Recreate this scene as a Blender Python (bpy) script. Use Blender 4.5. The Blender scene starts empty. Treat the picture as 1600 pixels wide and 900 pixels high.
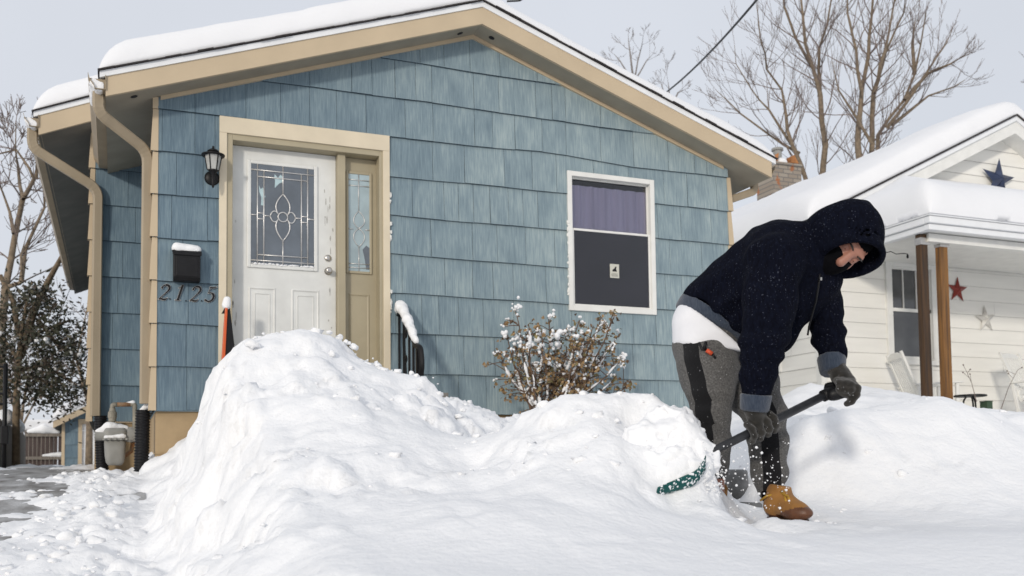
import bpy, bmesh, math, random
import numpy as np
from mathutils import Vector, Matrix
R = math.radians
S = bpy.context.scene
COL = S.collection
random.seed(7)
# ------------------------------------------------------------------ camera
FPX, CY = 1525.57, 645.92
YAW, PITCH, ROLL = 0.38559, 0.05698, -0.01197
CAM = np.array([-0.29428, -8.50789, -0.5143])
FW = np.array([math.sin(YAW)*math.cos(PITCH), math.cos(YAW)*math.cos(PITCH), math.sin(PITCH)])
_rt = np.array([math.cos(YAW), -math.sin(YAW), 0.0]); _up = np.cross(_rt, FW)
RT = math.cos(ROLL)*_rt + math.sin(ROLL)*_up
UP = -math.sin(ROLL)*_rt + math.cos(ROLL)*_up
cd = bpy.data.cameras.new('camera'); camo = bpy.data.objects.new('camera', cd); COL.objects.link(camo)
M4 = Matrix(((RT[0], UP[0], -FW[0], CAM[0]), (RT[1], UP[1], -FW[1], CAM[1]), (RT[2], UP[2], -FW[2], CAM[2]), (0, 0, 0, 1)))
camo.matrix_world = M4
cd.sensor_width = 36.0; cd.lens = FPX/1600*36; cd.shift_y = (CY-450)/1600; cd.clip_start = 0.05; cd.clip_end = 3000
cd.dof.use_dof = True; cd.dof.focus_distance = 5.2; cd.dof.aperture_fstop = 4.0
S.camera = camo
# ------------------------------------------------------------------ light
SUN_EL, SUN_AZ = R(14.5), R(-40)        # azimuth from the -Y side: sun in front of the facade, to the left
W = bpy.data.worlds.new('World'); S.world = W; W.use_nodes = True
nt = W.node_tree; nt.nodes.clear()
out = nt.nodes.new('ShaderNodeOutputWorld'); bg = nt.nodes.new('ShaderNodeBackground')
sky = nt.nodes.new('ShaderNodeTexSky'); sky.sky_type = 'NISHITA'; sky.sun_disc = False
sdir = Vector((math.sin(SUN_AZ)*math.cos(SUN_EL), -math.cos(SUN_AZ)*math.cos(SUN_EL), math.sin(SUN_EL)))
sky.sun_elevation = SUN_EL; sky.sun_rotation = math.atan2(sdir.x, sdir.y)
sky.air_density = 1.0; sky.dust_density = 3.0; sky.ozone_density = 1.0
mixn = nt.nodes.new('ShaderNodeMix'); mixn.data_type = 'RGBA'; mixn.inputs['Factor'].default_value = 0.88
mixn.inputs['B'].default_value = (7.55, 7.85, 8.5, 1)      # thin high cloud veil over the clear sky
nt.links.new(sky.outputs['Color'], mixn.inputs['A'])
# faint cloud structure
tc = nt.nodes.new('ShaderNodeTexCoord'); nz = nt.nodes.new('ShaderNodeTexNoise'); nz.inputs['Scale'].default_value = 2.2; nz.inputs['Detail'].default_value = 5
mr = nt.nodes.new('ShaderNodeMapRange'); mr.inputs['From Min'].default_value = .3; mr.inputs['From Max'].default_value = .7
mr.inputs['To Min'].default_value = .96; mr.inputs['To Max'].default_value = 1.05
mul = nt.nodes.new('ShaderNodeMix'); mul.data_type = 'RGBA'; mul.blend_type = 'MULTIPLY'; mul.inputs['Factor'].default_value = 1
nt.links.new(tc.outputs['Generated'], nz.inputs['Vector']); nt.links.new(nz.outputs['Fac'], mr.inputs['Value'])
nt.links.new(mixn.outputs['Result'], mul.inputs['A']); nt.links.new(mr.outputs['Result'], mul.inputs['B'])
nt.links.new(mul.outputs['Result'], bg.inputs['Color']); bg.inputs['Strength'].default_value = 0.10
nt.links.new(bg.outputs['Background'], out.inputs['Surface'])
sl = bpy.data.lights.new('sun', 'SUN'); sl.energy = 1.6; sl.angle = R(5); sl.color = (1, .93, .83)
so = bpy.data.objects.new('sun', sl); COL.objects.link(so); so.rotation_euler = sdir.to_track_quat('Z', 'Y').to_euler()
S.view_settings.view_transform = 'Standard'; S.view_settings.look = 'None'; S.view_settings.gamma = 1
S.view_settings.use_curve_mapping = False
S.view_settings.exposure = 0.0

# ------------------------------------------------------------------ helpers
def ray(u, v): return FW + RT*(u-800)/FPX - UP*(v-CY)/FPX
def PD(u, v, d): return CAM + ray(u, v)*d
def PA(u, v, ax, val):
    r = ray(u, v); return CAM + r*((val-CAM[ax])/r[ax])
def PX(u, v, X): return PA(u, v, 0, X)
def PY(u, v, Y): return PA(u, v, 1, Y)
def PZ(u, v, Z): return PA(u, v, 2, Z)

def tag(o, label=None, cat=None, group=None, kind=None):
    if label: o['label'] = label
    if cat: o['category'] = cat
    if group: o['group'] = group
    if kind: o['kind'] = kind
    return o
def empty(name, loc=(0, 0, 0), rz=0.0):
    o = bpy.data.objects.new(name, None); COL.objects.link(o); o.location = loc; o.rotation_euler = (0, 0, rz)
    o.empty_display_size = .1
    return o
def link(name, me, mats, parent=None, smooth=False, world=True):
    o = bpy.data.objects.new(name, me); COL.objects.link(o)
    if mats is not None:
        for m in (mats if isinstance(mats, (list, tuple)) else [mats]): me.materials.append(m)
    if smooth:
        me.polygons.foreach_set('use_smooth', [True]*len(me.polygons))
    if parent is not None:
        o.parent = parent
        if world:                       # vertices given in world space
            top = parent; mw = Matrix()
            chain = []
            while top: chain.append(top); top = top.parent
            for t in reversed(chain):
                mw = mw @ t.matrix_parent_inverse @ t.matrix_basis
            o.matrix_parent_inverse = mw.inverted()
    return o
class MB:
    """collects shapes and links them as ONE mesh object"""
    def __init__(s): s.bm = bmesh.new()
    def face(s, pts, mi=0):
        vs = [s.bm.verts.new(tuple(p)) for p in pts]
        f = s.bm.faces.new(vs); f.material_index = mi; return f
    def box(s, lo, hi, mi=0, M=None):
        x0, y0, z0 = lo; x1, y1, z1 = hi
        c = [Vector((x, y, z)) for z in (z0, z1) for y in (y0, y1) for x in (x0, x1)]
        if M is not None: c = [M @ p for p in c]
        v = [s.bm.verts.new(p) for p in c]
        for q in ((0, 2, 3, 1), (4, 5, 7, 6), (0, 1, 5, 4), (2, 6, 7, 3), (0, 4, 6, 2), (1, 3, 7, 5)):
            f = s.bm.faces.new([v[i] for i in q]); f.material_index = mi
        return s
    def bar(s, a, b, w, h, upv=(0, 0, 1), mi=0):
        a = Vector(a); b = Vector(b); d = (b-a); L = d.length; d.normalize(); u = Vector(upv)
        x = d.cross(u)
        if x.length < 1e-4: x = d.cross(Vector((1, 0, 0)))
        x.normalize(); u = x.cross(d)
        M = Matrix((( x.x, d.x, u.x, a.x), (x.y, d.y, u.y, a.y), (x.z, d.z, u.z, a.z), (0, 0, 0, 1)))
        return s.box((-w/2, 0, -h/2), (w/2, L, h/2), mi, M)
    def prism(s, poly, ext, mi=0):
        """poly: list of 3D points, ext: extrusion vector"""
        e = Vector(ext); a = [s.bm.verts.new(Vector(p)) for p in poly]; b = [s.bm.verts.new(Vector(p)+e) for p in poly]
        n = len(a)
        fs = [s.bm.faces.new(a), s.bm.faces.new(b[::-1])]
        for i in range(n): fs.append(s.bm.faces.new((a[i], b[i], b[(i+1) % n], a[(i+1) % n])))
        for f in fs: f.material_index = mi
        return s
    def tube(s, path, rad, n=8, mi=0, cap=True, sq=None):
        """round tube (sq None) or section sq = list of (a,b) pairs scaled by rad"""
        P = [Vector(p) for p in path]; m = len(P)
        if not hasattr(rad, '__len__'): rad = [rad]*m
        sec = sq or [(math.cos(2*math.pi*i/n), math.sin(2*math.pi*i/n)) for i in range(n)]
        n = len(sec)
        T = []
        for i in range(m):
            t = (P[min(i+1, m-1)]-P[max(i-1, 0)]);  T.append(t.normalized() if t.length > 1e-9 else Vector((0, 0, 1)))
        ref = Vector((0, 0, 1)) if abs(T[0].z) < .9 else Vector((0, 1, 0))
        X = T[0].cross(ref).normalized(); rings = []
        for i in range(m):
            X = (X - T[i]*X.dot(T[i])).normalized(); Yv = T[i].cross(X)
            rings.append([s.bm.verts.new(P[i] + (X*a+Yv*b)*rad[i]) for a, b in sec])
        for i in range(m-1):
            for j in range(n):
                f = s.bm.faces.new((rings[i][j], rings[i][(j+1) % n], rings[i+1][(j+1) % n], rings[i+1][j])); f.material_index = mi
        if cap:
            try:
                s.bm.faces.new(rings[0][::-1]).material_index = mi; s.bm.faces.new(rings[-1]).material_index = mi
            except ValueError: pass
        return s
    def lathe(s, prof, c, n=16, mi=0, axis=None):
        """prof: (r, h) pairs; axis default +Z from point c"""
        c = Vector(c); q = Vector(axis).normalized().to_track_quat('Z', 'Y') if axis is not None else None
        rings = []
        for r_, h in prof:
            ring = []
            for i in range(n):
                p = Vector((r_*math.cos(2*math.pi*i/n), r_*math.sin(2*math.pi*i/n), h))
                ring.append(s.bm.verts.new(c + (q @ p if q else p)))
            rings.append(ring)
        for a, b in zip(rings, rings[1:]):
            for j in range(n):
                f = s.bm.faces.new((a[j], a[(j+1) % n], b[(j+1) % n], b[j])); f.material_index = mi
        s.bm.faces.new(rings[0][::-1]).material_index = mi; s.bm.faces.new(rings[-1]).material_index = mi
        return s
    def ball(s, c, r, mi=0, sub=2, sc=(1, 1, 1), jit=0.0):
        M = Matrix.Translation(Vector(c)) @ Matrix.Diagonal((r*sc[0], r*sc[1], r*sc[2], 1))
        ret = bmesh.ops.create_icosphere(s.bm, subdivisions=sub, radius=1, matrix=M)
        for v in ret['verts']:
            if jit: v.co += Vector((random.uniform(-1, 1), random.uniform(-1, 1), random.uniform(-1, 1)))*jit*r
            for f in v.link_faces: f.material_index = mi
        return s
    def build(s, name, mats, parent=None, smooth=False, bevel=0.0, normals=True):
        if normals: bmesh.ops.recalc_face_normals(s.bm, faces=s.bm.faces)
        me = bpy.data.meshes.new(name); s.bm.to_mesh(me); s.bm.free()
        o = link(name, me, mats, parent, smooth)
        if bevel:
            b = o.modifiers.new('bevel', 'BEVEL'); b.width = bevel; b.segments = 2; b.limit_method = 'ANGLE'; b.angle_limit = R(40)
        return o
def npmesh(name, V, F, mats, parent=None, smooth=True):
    me = bpy.data.meshes.new(name)
    V = np.asarray(V, np.float32); F = np.asarray(F, np.int32)
    me.vertices.add(len(V)); me.vertices.foreach_set('co', V.ravel())
    k = F.shape[1]
    me.loops.add(F.size); me.loops.foreach_set('vertex_index', F.ravel())
    me.polygons.add(len(F)); me.polygons.foreach_set('loop_start', np.arange(0, F.size, k, dtype=np.int32))
    me.update(calc_edges=True); me.validate()
    return link(name, me, mats, parent, smooth)

# ---- noise
_rng = np.random.RandomState(11); _T = _rng.rand(65536)
def _h2(i, j): return _T[(i*7919 + j*104729 + (i*j*31)) & 65535]
def noise2(x, y, seed=0):
    i = np.floor(x).astype(np.int64); j = np.floor(y).astype(np.int64); fx = x-i; fy = y-j
    fx = fx*fx*fx*(fx*(fx*6-15)+10); fy = fy*fy*fy*(fy*(fy*6-15)+10); i = i+seed*57; j = j+seed*131
    a = _h2(i, j); b = _h2(i+1, j); c = _h2(i, j+1); d = _h2(i+1, j+1)
    return (a*(1-fx)+b*fx)*(1-fy)+(c*(1-fx)+d*fx)*fy
def fbm2(x, y, oct=4, seed=0):
    s = 0; a = .5; 
    for o in range(oct): s = s + a*noise2(x*2**o, y*2**o, seed+o*3); a *= .5
    return s/(1-.5**oct)
def billow2(x, y, oct=4, seed=0):
    s = 0; a = .5
    for o in range(oct): s = s + a*np.abs(2*noise2(x*2**o, y*2**o, seed+o*3)-1); a *= .5
    return s/(1-.5**oct)
def noise3(P, sc, seed=0):
    q = P*np.asarray(sc); i = np.floor(q).astype(np.int64); f = q-i; f = f*f*(3-2*f); i = i+seed*41
    def h(a, b, c): return _T[(a*7919 + b*104729 + c*1299709 + a*b*17 + b*c*29) & 65535]
    r = 0
    for dx in (0, 1):
        for dy in (0, 1):
            for dz in (0, 1):
                w = (f[..., 0] if dx else 1-f[..., 0])*(f[..., 1] if dy else 1-f[..., 1])*(f[..., 2] if dz else 1-f[..., 2])
                r = r + w*h(i[..., 0]+dx, i[..., 1]+dy, i[..., 2]+dz)
    return r
# ---- signed distance modelling
def sd_cap(P, a, b, ra, rb):
    a = np.asarray(a, float); b = np.asarray(b, float); ab = b-a
    t = np.clip(((P-a)@ab)/max(ab@ab, 1e-9), 0, 1)
    return np.linalg.norm(P-(a+t[..., None]*ab), axis=-1)-(ra+t*(rb-ra))
def sd_chain(P, pts, k=.02):
    """pts: list of (point, radius)"""
    d = None
    for (a, ra), (b, rb) in zip(pts, pts[1:]):
        e = sd_cap(P, a, b, ra, rb); d = e if d is None else smin(d, e, k)
    return d
def sd_ell(P, c, ax, rad):
    """ax: 3x3 rows = axes"""
    q = (P-np.asarray(c))@np.asarray(ax).T/np.asarray(rad); k0 = np.linalg.norm(q, axis=-1)
    return (k0-1)*min(rad)
def smin(a, b, k):
    h = np.clip(.5+.5*(b-a)/k, 0, 1); return b*(1-h)+a*h-k*h*(1-h)
def smax(a, b, k): return -smin(-a, -b, k)
def grid(lo, hi, h):
    lo = np.asarray(lo, float); hi = np.asarray(hi, float); n = np.ceil((hi-lo)/h).astype(int)+1
    ax = [lo[k]+np.arange(n[k])*h for k in range(3)]
    return np.stack(np.meshgrid(*ax, indexing='ij'), -1)
def surface_nets(val, P, h):
    lo = P[0, 0, 0]; v = val; n = np.array(v.shape); c = n-1
    acc = np.zeros(tuple(c)+(3,)); cnt = np.zeros(tuple(c))
    corner = lambda dx, dy, dz: v[dx:dx+c[0], dy:dy+c[1], dz:dz+c[2]]
    offs = [(a, b, d) for a in (0, 1) for b in (0, 1) for d in (0, 1)]
    for o in offs:
        for ax in range(3):
            if o[ax]: continue
            p = list(o); p[ax] = 1
            A = corner(*o); B = corner(*p); m = (A < 0) != (B < 0)
            t = np.where(m, A/np.where(m, A-B, 1), 0)
            for k in range(3): acc[..., k] += np.where(m, o[k]+(t if k == ax else 0), 0)
            cnt += m
    act = cnt > 0; idx = -np.ones(tuple(c), np.int64); idx[act] = np.arange(act.sum())
    ijk = np.argwhere(act); V = lo+(ijk+acc[act]/cnt[act][:, None])*h
    F = []
    sg = v < 0
    for ax in range(3):
        b, d = [(1, 2), (2, 0), (0, 1)][ax]
        s0 = [slice(None)]*3; s1 = [slice(None)]*3
        s0[ax] = slice(0, -1); s1[ax] = slice(1, None)
        for k in (b, d): s0[k] = slice(1, -1); s1[k] = slice(1, -1)
        A = sg[tuple(s0)]; B = sg[tuple(s1)]; E = np.argwhere(A != B)
        if not len(E): continue
        flip = A[tuple(E.T)]
        base = E.copy(); base[:, b] += 1; base[:, d] += 1
        q = []
        for ob, od in ((-1, -1), (0, -1), (0, 0), (-1, 0)):
            t = base.copy(); t[:, b] += ob; t[:, d] += od; q.append(idx[tuple(t.T)])
        q = np.stack(q, 1); q[~flip] = q[~flip][:, ::-1]; F.append(q)
    return V, np.concatenate(F)
def sdf_obj(name, fn, lo, hi, h, mats, parent=None, smooth=2):
    P = grid(lo, hi, h); val = fn(P); V, F = surface_nets(val, P, h)
    o = npmesh(name, V, F, mats, parent)
    if smooth:
        m = o.modifiers.new('smooth', 'SMOOTH'); m.iterations = smooth; m.factor = .5
    return o
# ---- materials
def mat(name, col, rough=.6, var=.0, scale=8.0, bump=0.0, bscale=None, spec=.5, metal=0.0, col2=None, stretch=(1, 1, 1), detail=5, extra=None, sub=0.0):
    m = bpy.data.materials.new(name); m.use_nodes = True; n = m.node_tree; b = n.nodes['Principled BSDF']
    b.inputs['Base Color'].default_value = (*col, 1); b.inputs['Roughness'].default_value = rough
    b.inputs['Specular IOR Level'].default_value = spec; b.inputs['Metallic'].default_value = metal
    tcn = n.nodes.new('ShaderNodeTexCoord'); mp = n.nodes.new('ShaderNodeMapping'); mp.inputs['Scale'].default_value = stretch
    n.links.new(tcn.outputs['Object'], mp.inputs['Vector'])
    if var or col2:
        nn = n.nodes.new('ShaderNodeTexNoise'); nn.inputs['Scale'].default_value = scale; nn.inputs['Detail'].default_value = detail
        n.links.new(mp.outputs['Vector'], nn.inputs['Vector'])
        cr = n.nodes.new('ShaderNodeValToRGB'); e = cr.color_ramp.elements
        c2 = col2 or tuple(min(1, c*(1+var)) for c in col); c1 = tuple(c*(1-var) for c in col) if not col2 else col
        e[0].position = .32; e[1].position = .68; e[0].color = (*c1, 1); e[1].color = (*c2, 1)
        n.links.new(nn.outputs['Fac'], cr.inputs['Fac']); n.links.new(cr.outputs['Color'], b.inputs['Base Color'])
    if bump:
        nb = n.nodes.new('ShaderNodeTexNoise'); nb.inputs['Scale'].default_value = bscale or scale; nb.inputs['Detail'].default_value = 6
        n.links.new(mp.outputs['Vector'], nb.inputs['Vector'])
        bp = n.nodes.new('ShaderNodeBump'); bp.inputs['Strength'].default_value = 1.0; bp.inputs['Distance'].default_value = bump
        n.links.new(nb.outputs['Fac'], bp.inputs['Height']); n.links.new(bp.outputs['Normal'], b.inputs['Normal'])
    if sub:
        b.inputs['Subsurface Weight'].default_value = sub; b.inputs['Subsurface Radius'].default_value = (.03, .035, .04); b.inputs['Subsurface Scale'].default_value = 1
    return m
M = {}
M['snow'] = mat('snow', (.845, .85, .86), .75, .012, 3, bump=.006, bscale=38, spec=.25)
M['snow_soft'] = mat('settled_snow', (.79, .795, .81), .75, .01, 3, bump=.003, bscale=30, spec=.25)
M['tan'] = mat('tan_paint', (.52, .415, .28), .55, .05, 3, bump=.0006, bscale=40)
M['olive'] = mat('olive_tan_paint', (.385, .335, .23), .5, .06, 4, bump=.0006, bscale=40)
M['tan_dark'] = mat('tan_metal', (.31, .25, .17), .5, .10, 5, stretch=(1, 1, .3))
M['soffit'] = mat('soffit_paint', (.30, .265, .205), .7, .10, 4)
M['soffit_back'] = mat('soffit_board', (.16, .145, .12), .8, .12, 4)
M['cream'] = mat('cream_trim', (.66, .575, .43), .5, .05, 5, bump=.0006, bscale=50)
M['white'] = mat('white_paint', (.74, .735, .70), .45, .05, 6)
M['door_white'] = mat('door_paint', (.70, .705, .68), .4, .07, 5, bump=.0006, bscale=30)
M['metal_white'] = mat('white_metal', (.78, .79, .80), .4, .03, 6)
M['shingle_edge'] = mat('asphalt_shingle', (.035, .03, .03), .9, .3, 30)
M['black'] = mat('black_paint', (.008, .008, .009), .45, .2, 20, spec=.25)
M['black_plastic'] = mat('black_plastic', (.0085, .0085, .010), .5, .2, 20, bump=.001, bscale=60, spec=.25)
M['found'] = mat('foundation_paint', (.37, .27, .155), .85, .12, 5, bump=.003, bscale=25)
M['dark'] = mat('dark_interior', (.01, .01, .012), .9)
M['nickel'] = mat('brushed_nickel', (.55, .52, .48), .28, .1, 30, metal=1)
M['came'] = mat('lead_came', (.68, .67, .66), .35, .1, 30, metal=.6)
M['concrete'] = mat('concrete', (.16, .15, .135), .9, .3, 14, bump=.004, bscale=40)
M['brick'] = mat('brick_chimney', (.26, .2, .16), .9, .25, 9, bump=.01, bscale=14)
M['bark'] = mat('bark', (.19, .145, .10), .9, .3, 12)
M['bark_grey'] = mat('grey_bark', (.22, .195, .18), .9, .25, 10)
M['twig'] = mat('twig', (.155, .12, .105), .9, .25, 10)
M['twig_grey'] = mat('grey_twig', (.24, .225, .225), .9, .2, 10)
M['fence'] = mat('weathered_wood', (.20, .175, .15), .9, .3, 5, stretch=(6, 6, .5))
M['wood'] = mat('porch_wood', (.22, .12, .045), .7, .5, 7, stretch=(5, 5, .35), col2=(.10, .055, .025))
# ------------------------------------------------------------------ siding material
def siding_mat(name, deep, mid, pale):
    m = bpy.data.materials.new(name); m.use_nodes = True; n = m.node_tree; b = n.nodes['Principled BSDF']
    b.inputs['Roughness'].default_value = .7; b.inputs['Specular IOR Level'].default_value = .3
    tcn = n.nodes.new('ShaderNodeTexCoord'); at = n.nodes.new('ShaderNodeAttribute'); at.attribute_name = 'tone'
    mp = n.nodes.new('ShaderNodeMapping'); mp.inputs['Scale'].default_value = (95, 95, 1.7)
    off = n.nodes.new('ShaderNodeVectorMath'); off.operation = 'ADD'
    sc = n.nodes.new('ShaderNodeVectorMath'); sc.operation = 'SCALE'; sc.inputs['Scale'].default_value = 9.0
    n.links.new(at.outputs['Color'], sc.inputs[0]); n.links.new(tcn.outputs['Object'], off.inputs[0]); n.links.new(sc.outputs[0], off.inputs[1])
    n.links.new(off.outputs[0], mp.inputs['Vector'])
    st = n.nodes.new('ShaderNodeTexNoise'); st.inputs['Scale'].default_value = 1.0; st.inputs['Detail'].default_value = 4; st.inputs['Roughness'].default_value = .6
    n.links.new(mp.outputs['Vector'], st.inputs['Vector'])
    mp2 = n.nodes.new('ShaderNodeMapping'); mp2.inputs['Scale'].default_value = (4.5, 4.5, 2.2); n.links.new(off.outputs[0], mp2.inputs['Vector'])
    bl = n.nodes.new('ShaderNodeTexNoise'); bl.inputs['Scale'].default_value = 1.3; bl.inputs['Detail'].default_value = 3; n.links.new(mp2.outputs['Vector'], bl.inputs['Vector'])
    sep = n.nodes.new('ShaderNodeSeparateColor'); n.links.new(at.outputs['Color'], sep.inputs['Color'])
    def math_(op, a, b_):
        q = n.nodes.new('ShaderNodeMath'); q.operation = op
        for i, x in enumerate((a, b_)):
            if isinstance(x, (int, float)): q.inputs[i].default_value = x
            else: n.links.new(x, q.inputs[i])
        return q.outputs[0]
    f = math_('ADD', math_('MULTIPLY', st.outputs['Fac'], .95), math_('MULTIPLY', bl.outputs['Fac'], .62))
    f = math_('ADD', f, math_('MULTIPLY', sep.outputs['Red'], .11))
    f = math_('SUBTRACT', f, .34)
    cr = n.nodes.new('ShaderNodeValToRGB'); e = cr.color_ramp.elements
    e[0].position = .20; e[0].color = (*deep, 1); e[1].position = .84; e[1].color = (*pale, 1)
    x = e.new(.5); x.color = (*mid, 1); n.links.new(f, cr.inputs['Fac'])
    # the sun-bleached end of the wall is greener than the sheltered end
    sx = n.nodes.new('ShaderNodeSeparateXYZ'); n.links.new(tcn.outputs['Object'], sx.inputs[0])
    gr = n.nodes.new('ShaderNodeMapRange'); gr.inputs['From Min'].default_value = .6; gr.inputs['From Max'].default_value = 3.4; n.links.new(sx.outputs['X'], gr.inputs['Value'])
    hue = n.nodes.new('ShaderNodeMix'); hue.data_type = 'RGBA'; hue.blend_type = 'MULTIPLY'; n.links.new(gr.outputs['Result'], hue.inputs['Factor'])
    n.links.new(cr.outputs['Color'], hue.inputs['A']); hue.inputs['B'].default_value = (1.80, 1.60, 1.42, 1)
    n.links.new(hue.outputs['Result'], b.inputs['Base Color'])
    bp = n.nodes.new('ShaderNodeBump'); bp.inputs['Distance'].default_value = .0022; n.links.new(st.outputs['Fac'], bp.inputs['Height']); n.links.new(bp.outputs['Normal'], b.inputs['Normal'])
    return m
M['siding'] = siding_mat('blue_shake', (.088, .136, .178), (.130, .190, .234), (.205, .276, .312))
M['siding_gap'] = mat('siding_gap', (.025, .045, .06), .9)
def clip(poly, a, b, c):
    out_ = []
    for i, p in enumerate(poly):
        q = poly[(i+1) % len(poly)]; dp = a*p[0]+b*p[1]-c; dq = a*q[0]+b*q[1]-c
        if dp <= 0: out_.append(p)
        if (dp < 0) != (dq < 0) and abs(dp-dq) > 1e-9:
            t = dp/(dp-dq)
            if 0 < t < 1: out_.append((p[0]+t*(q[0]-p[0]), p[1]+t*(q[1]-p[1])))
    return out_
def shakes(name, parent, O, ux, nrm, x0, x1, zs, holes, planes, rng, wmin=.14, wmax=.42, thick=.021, gap=.003, wob=.004, wave=None, mats=None):
    """courses of wood shakes on a wall; O origin, ux along the wall, nrm outward"""
    bm = bmesh.new(); lay = bm.loops.layers.float_color.new('tone')
    O = Vector(O); ux = Vector(ux); nrm = Vector(nrm)
    def pt(x, z, y): return O+ux*x+Vector((0, 0, z))+nrm*y
    def emit(poly, yf, mi, tone):
        if len(poly) < 3: return
        A = sum(poly[i][0]*poly[(i+1) % len(poly)][1]-poly[(i+1) % len(poly)][0]*poly[i][1] for i in range(len(poly)))/2
        if abs(A) < 2e-5: return
        try: f = bm.faces.new([bm.verts.new(pt(x, z, yf(x, z))) for x, z in poly])
        except ValueError: return
        f.material_index = mi
        for l in f.loops: l[lay] = tone
    for k in range(len(zs)-1):
        za, zb = zs[k], zs[k+1]
        cuts = []; x = x0-rng.uniform(0, .2)
        while x < x1:
            w = rng.uniform(wmin, wmax); cuts.append((max(x, x0), min(x+w, x1))); x += w
        wv = wave or (lambda k, x: 0.0)
        for a, b in cuts:
            if b-a < .02: continue
            segs = [(a, b, za, zb)]
            for hx0, hx1, hz0, hz1 in holes:
                ns = []
                for s0, s1, t0, t1 in segs:
                    if s1 <= hx0 or s0 >= hx1 or t1 <= hz0 or t0 >= hz1: ns.append((s0, s1, t0, t1)); continue
                    if s0 < hx0: ns.append((s0, hx0, t0, t1))
                    if s1 > hx1: ns.append((hx1, s1, t0, t1))
                    m0, m1 = max(s0, hx0), min(s1, hx1)
                    if t0 < hz0: ns.append((m0, m1, t0, hz0))
                    if t1 > hz1: ns.append((m0, m1, hz1, t1))
                segs = ns
            tone = (rng.random(), rng.random(), rng.random(), 1); th = thick*rng.uniform(.85, 1.15); dz = rng.uniform(-wob, wob)*.5
            for s0, s1, t0, t1 in segs:
                g0 = gap/2 if s0 == a else 0; g1 = gap/2 if s1 == b else 0
                low = t0 == za
                top_ = t1 + (.012 if t1 == zb else 0)
                w0 = wv(k, s0); w1 = wv(k, s1); u0 = wv(k+1, s0) if t1 == zb else 0; u1 = wv(k+1, s1) if t1 == zb else 0
                if not low: w0 = w1 = 0
                poly = [(s0+g0, t0+(dz if low else 0)+w0), (s1-g1, t0+(dz if low else 0)+w1), (s1-g1, top_+u1), (s0+g0, top_+u0)]
                back = [(s0, t0+w0), (s1, t0+w1), (s1, t1+u1), (s0, t1+u0)]
                for pl in planes: poly = clip(poly, *pl); back = clip(back, *pl)
                yf = lambda x, z: .003+th*max(0, 1-(z-za)/(zb-za))
                emit(poly, yf, 0, tone); emit(back, lambda x, z: .0005, 1, tone)
                if low and len(poly) >= 3:
                    q0, q1 = poly[0], poly[1]
                    if abs(q0[1]-(t0+dz+w0)) < 1e-6 and abs(q1[1]-(t0+dz+w1)) < 1e-6:
                        f = bm.faces.new([bm.verts.new(p) for p in (pt(*q0, .0005), pt(*q1, .0005), pt(*q1, yf(*q1)), pt(*q0, yf(*q0)))])
                        f.material_index = 1
                        for l in f.loops: l[lay] = tone
    me = bpy.data.meshes.new(name); bm.to_mesh(me); bm.free()
    return link(name, me, mats or [M['siding'], M['siding_gap']], parent)

# ------------------------------------------------------------------ the blue house
E_ = 0.36                     # course exposure
XR = 5.627; XA = 2.795; HW = 3.195; OD = .282; ZA = 3.588; ZE = 2.477; SL = (ZA-ZE)/HW
house = tag(empty('blue_house', (XA, 0, -.5)), 'blue shake-sided house with white front door and tan trimmed gable', 'house')
rng = random.Random(3)
DL, DR, DT = .494, 1.979, 2.52
WL, WR, WB, WT = 3.762, 4.733, 1.016, 2.393
zs = [k*E_ for k in range(12)]
def wave(k, x):
    if k == 7: return .035*math.exp(-((x-3.55)/.5)**2)-.02*math.exp(-((x-4.6)/.4)**2)+.004*math.sin(x*3.1)
    return .006*math.sin(x*1.7+k*1.3)+.003*math.sin(x*5.1+k)
planes = [(-SL, 1, ZA-SL*XA), (SL, 1, ZA+SL*XA)]          # z <= ZA - SL|x-XA|
shakes('wall', house, (0, 0, 0), (1, 0, 0), (0, -1, 0), 0, XR, zs, [(DL+.01, DR-.01, -.5, DT-.01), (WL+.01, WR-.01, WB+.01, WT-.01)], planes, rng, wave=wave)
# set-back wing of the front, and its side walls
YW = 1.9; XW = -.52
shakes('wall', house, (XW, YW, 0), (1, 0, 0), (0, -1, 0), 0, -XW, [k*E_ for k in range(10)], [], [], rng, .2, .45)
shakes('side_wall', house, (0, YW, 0), (0, -1, 0), (-1, 0, 0), 0, YW, [k*E_ for k in range(8)], [], [], rng)
shakes('side_wall', house, (XR, 0, 0), (0, 1, 0), (1, 0, 0), 0, 12.5, [k*E_ for k in range(8)], [], [], rng)
shakes('side_wall', house, (XW, 14.3, 0), (0, -1, 0), (-1, 0, 0), 0, 14.3-YW, [k*E_ for k in range(10)], [], [], rng, .3, .6)
# foundation
f = MB(); f.box((.004, .035, -.75), (XR-.004, 12.4, -.004)); f.box((XW+.03, YW+.03, -.75), (.0, 14.2, -.006)); f.box((-.012, .02, -.355), (XR+.01, .05, -.35))
f.build('foundation', M['found'], house)
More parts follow.
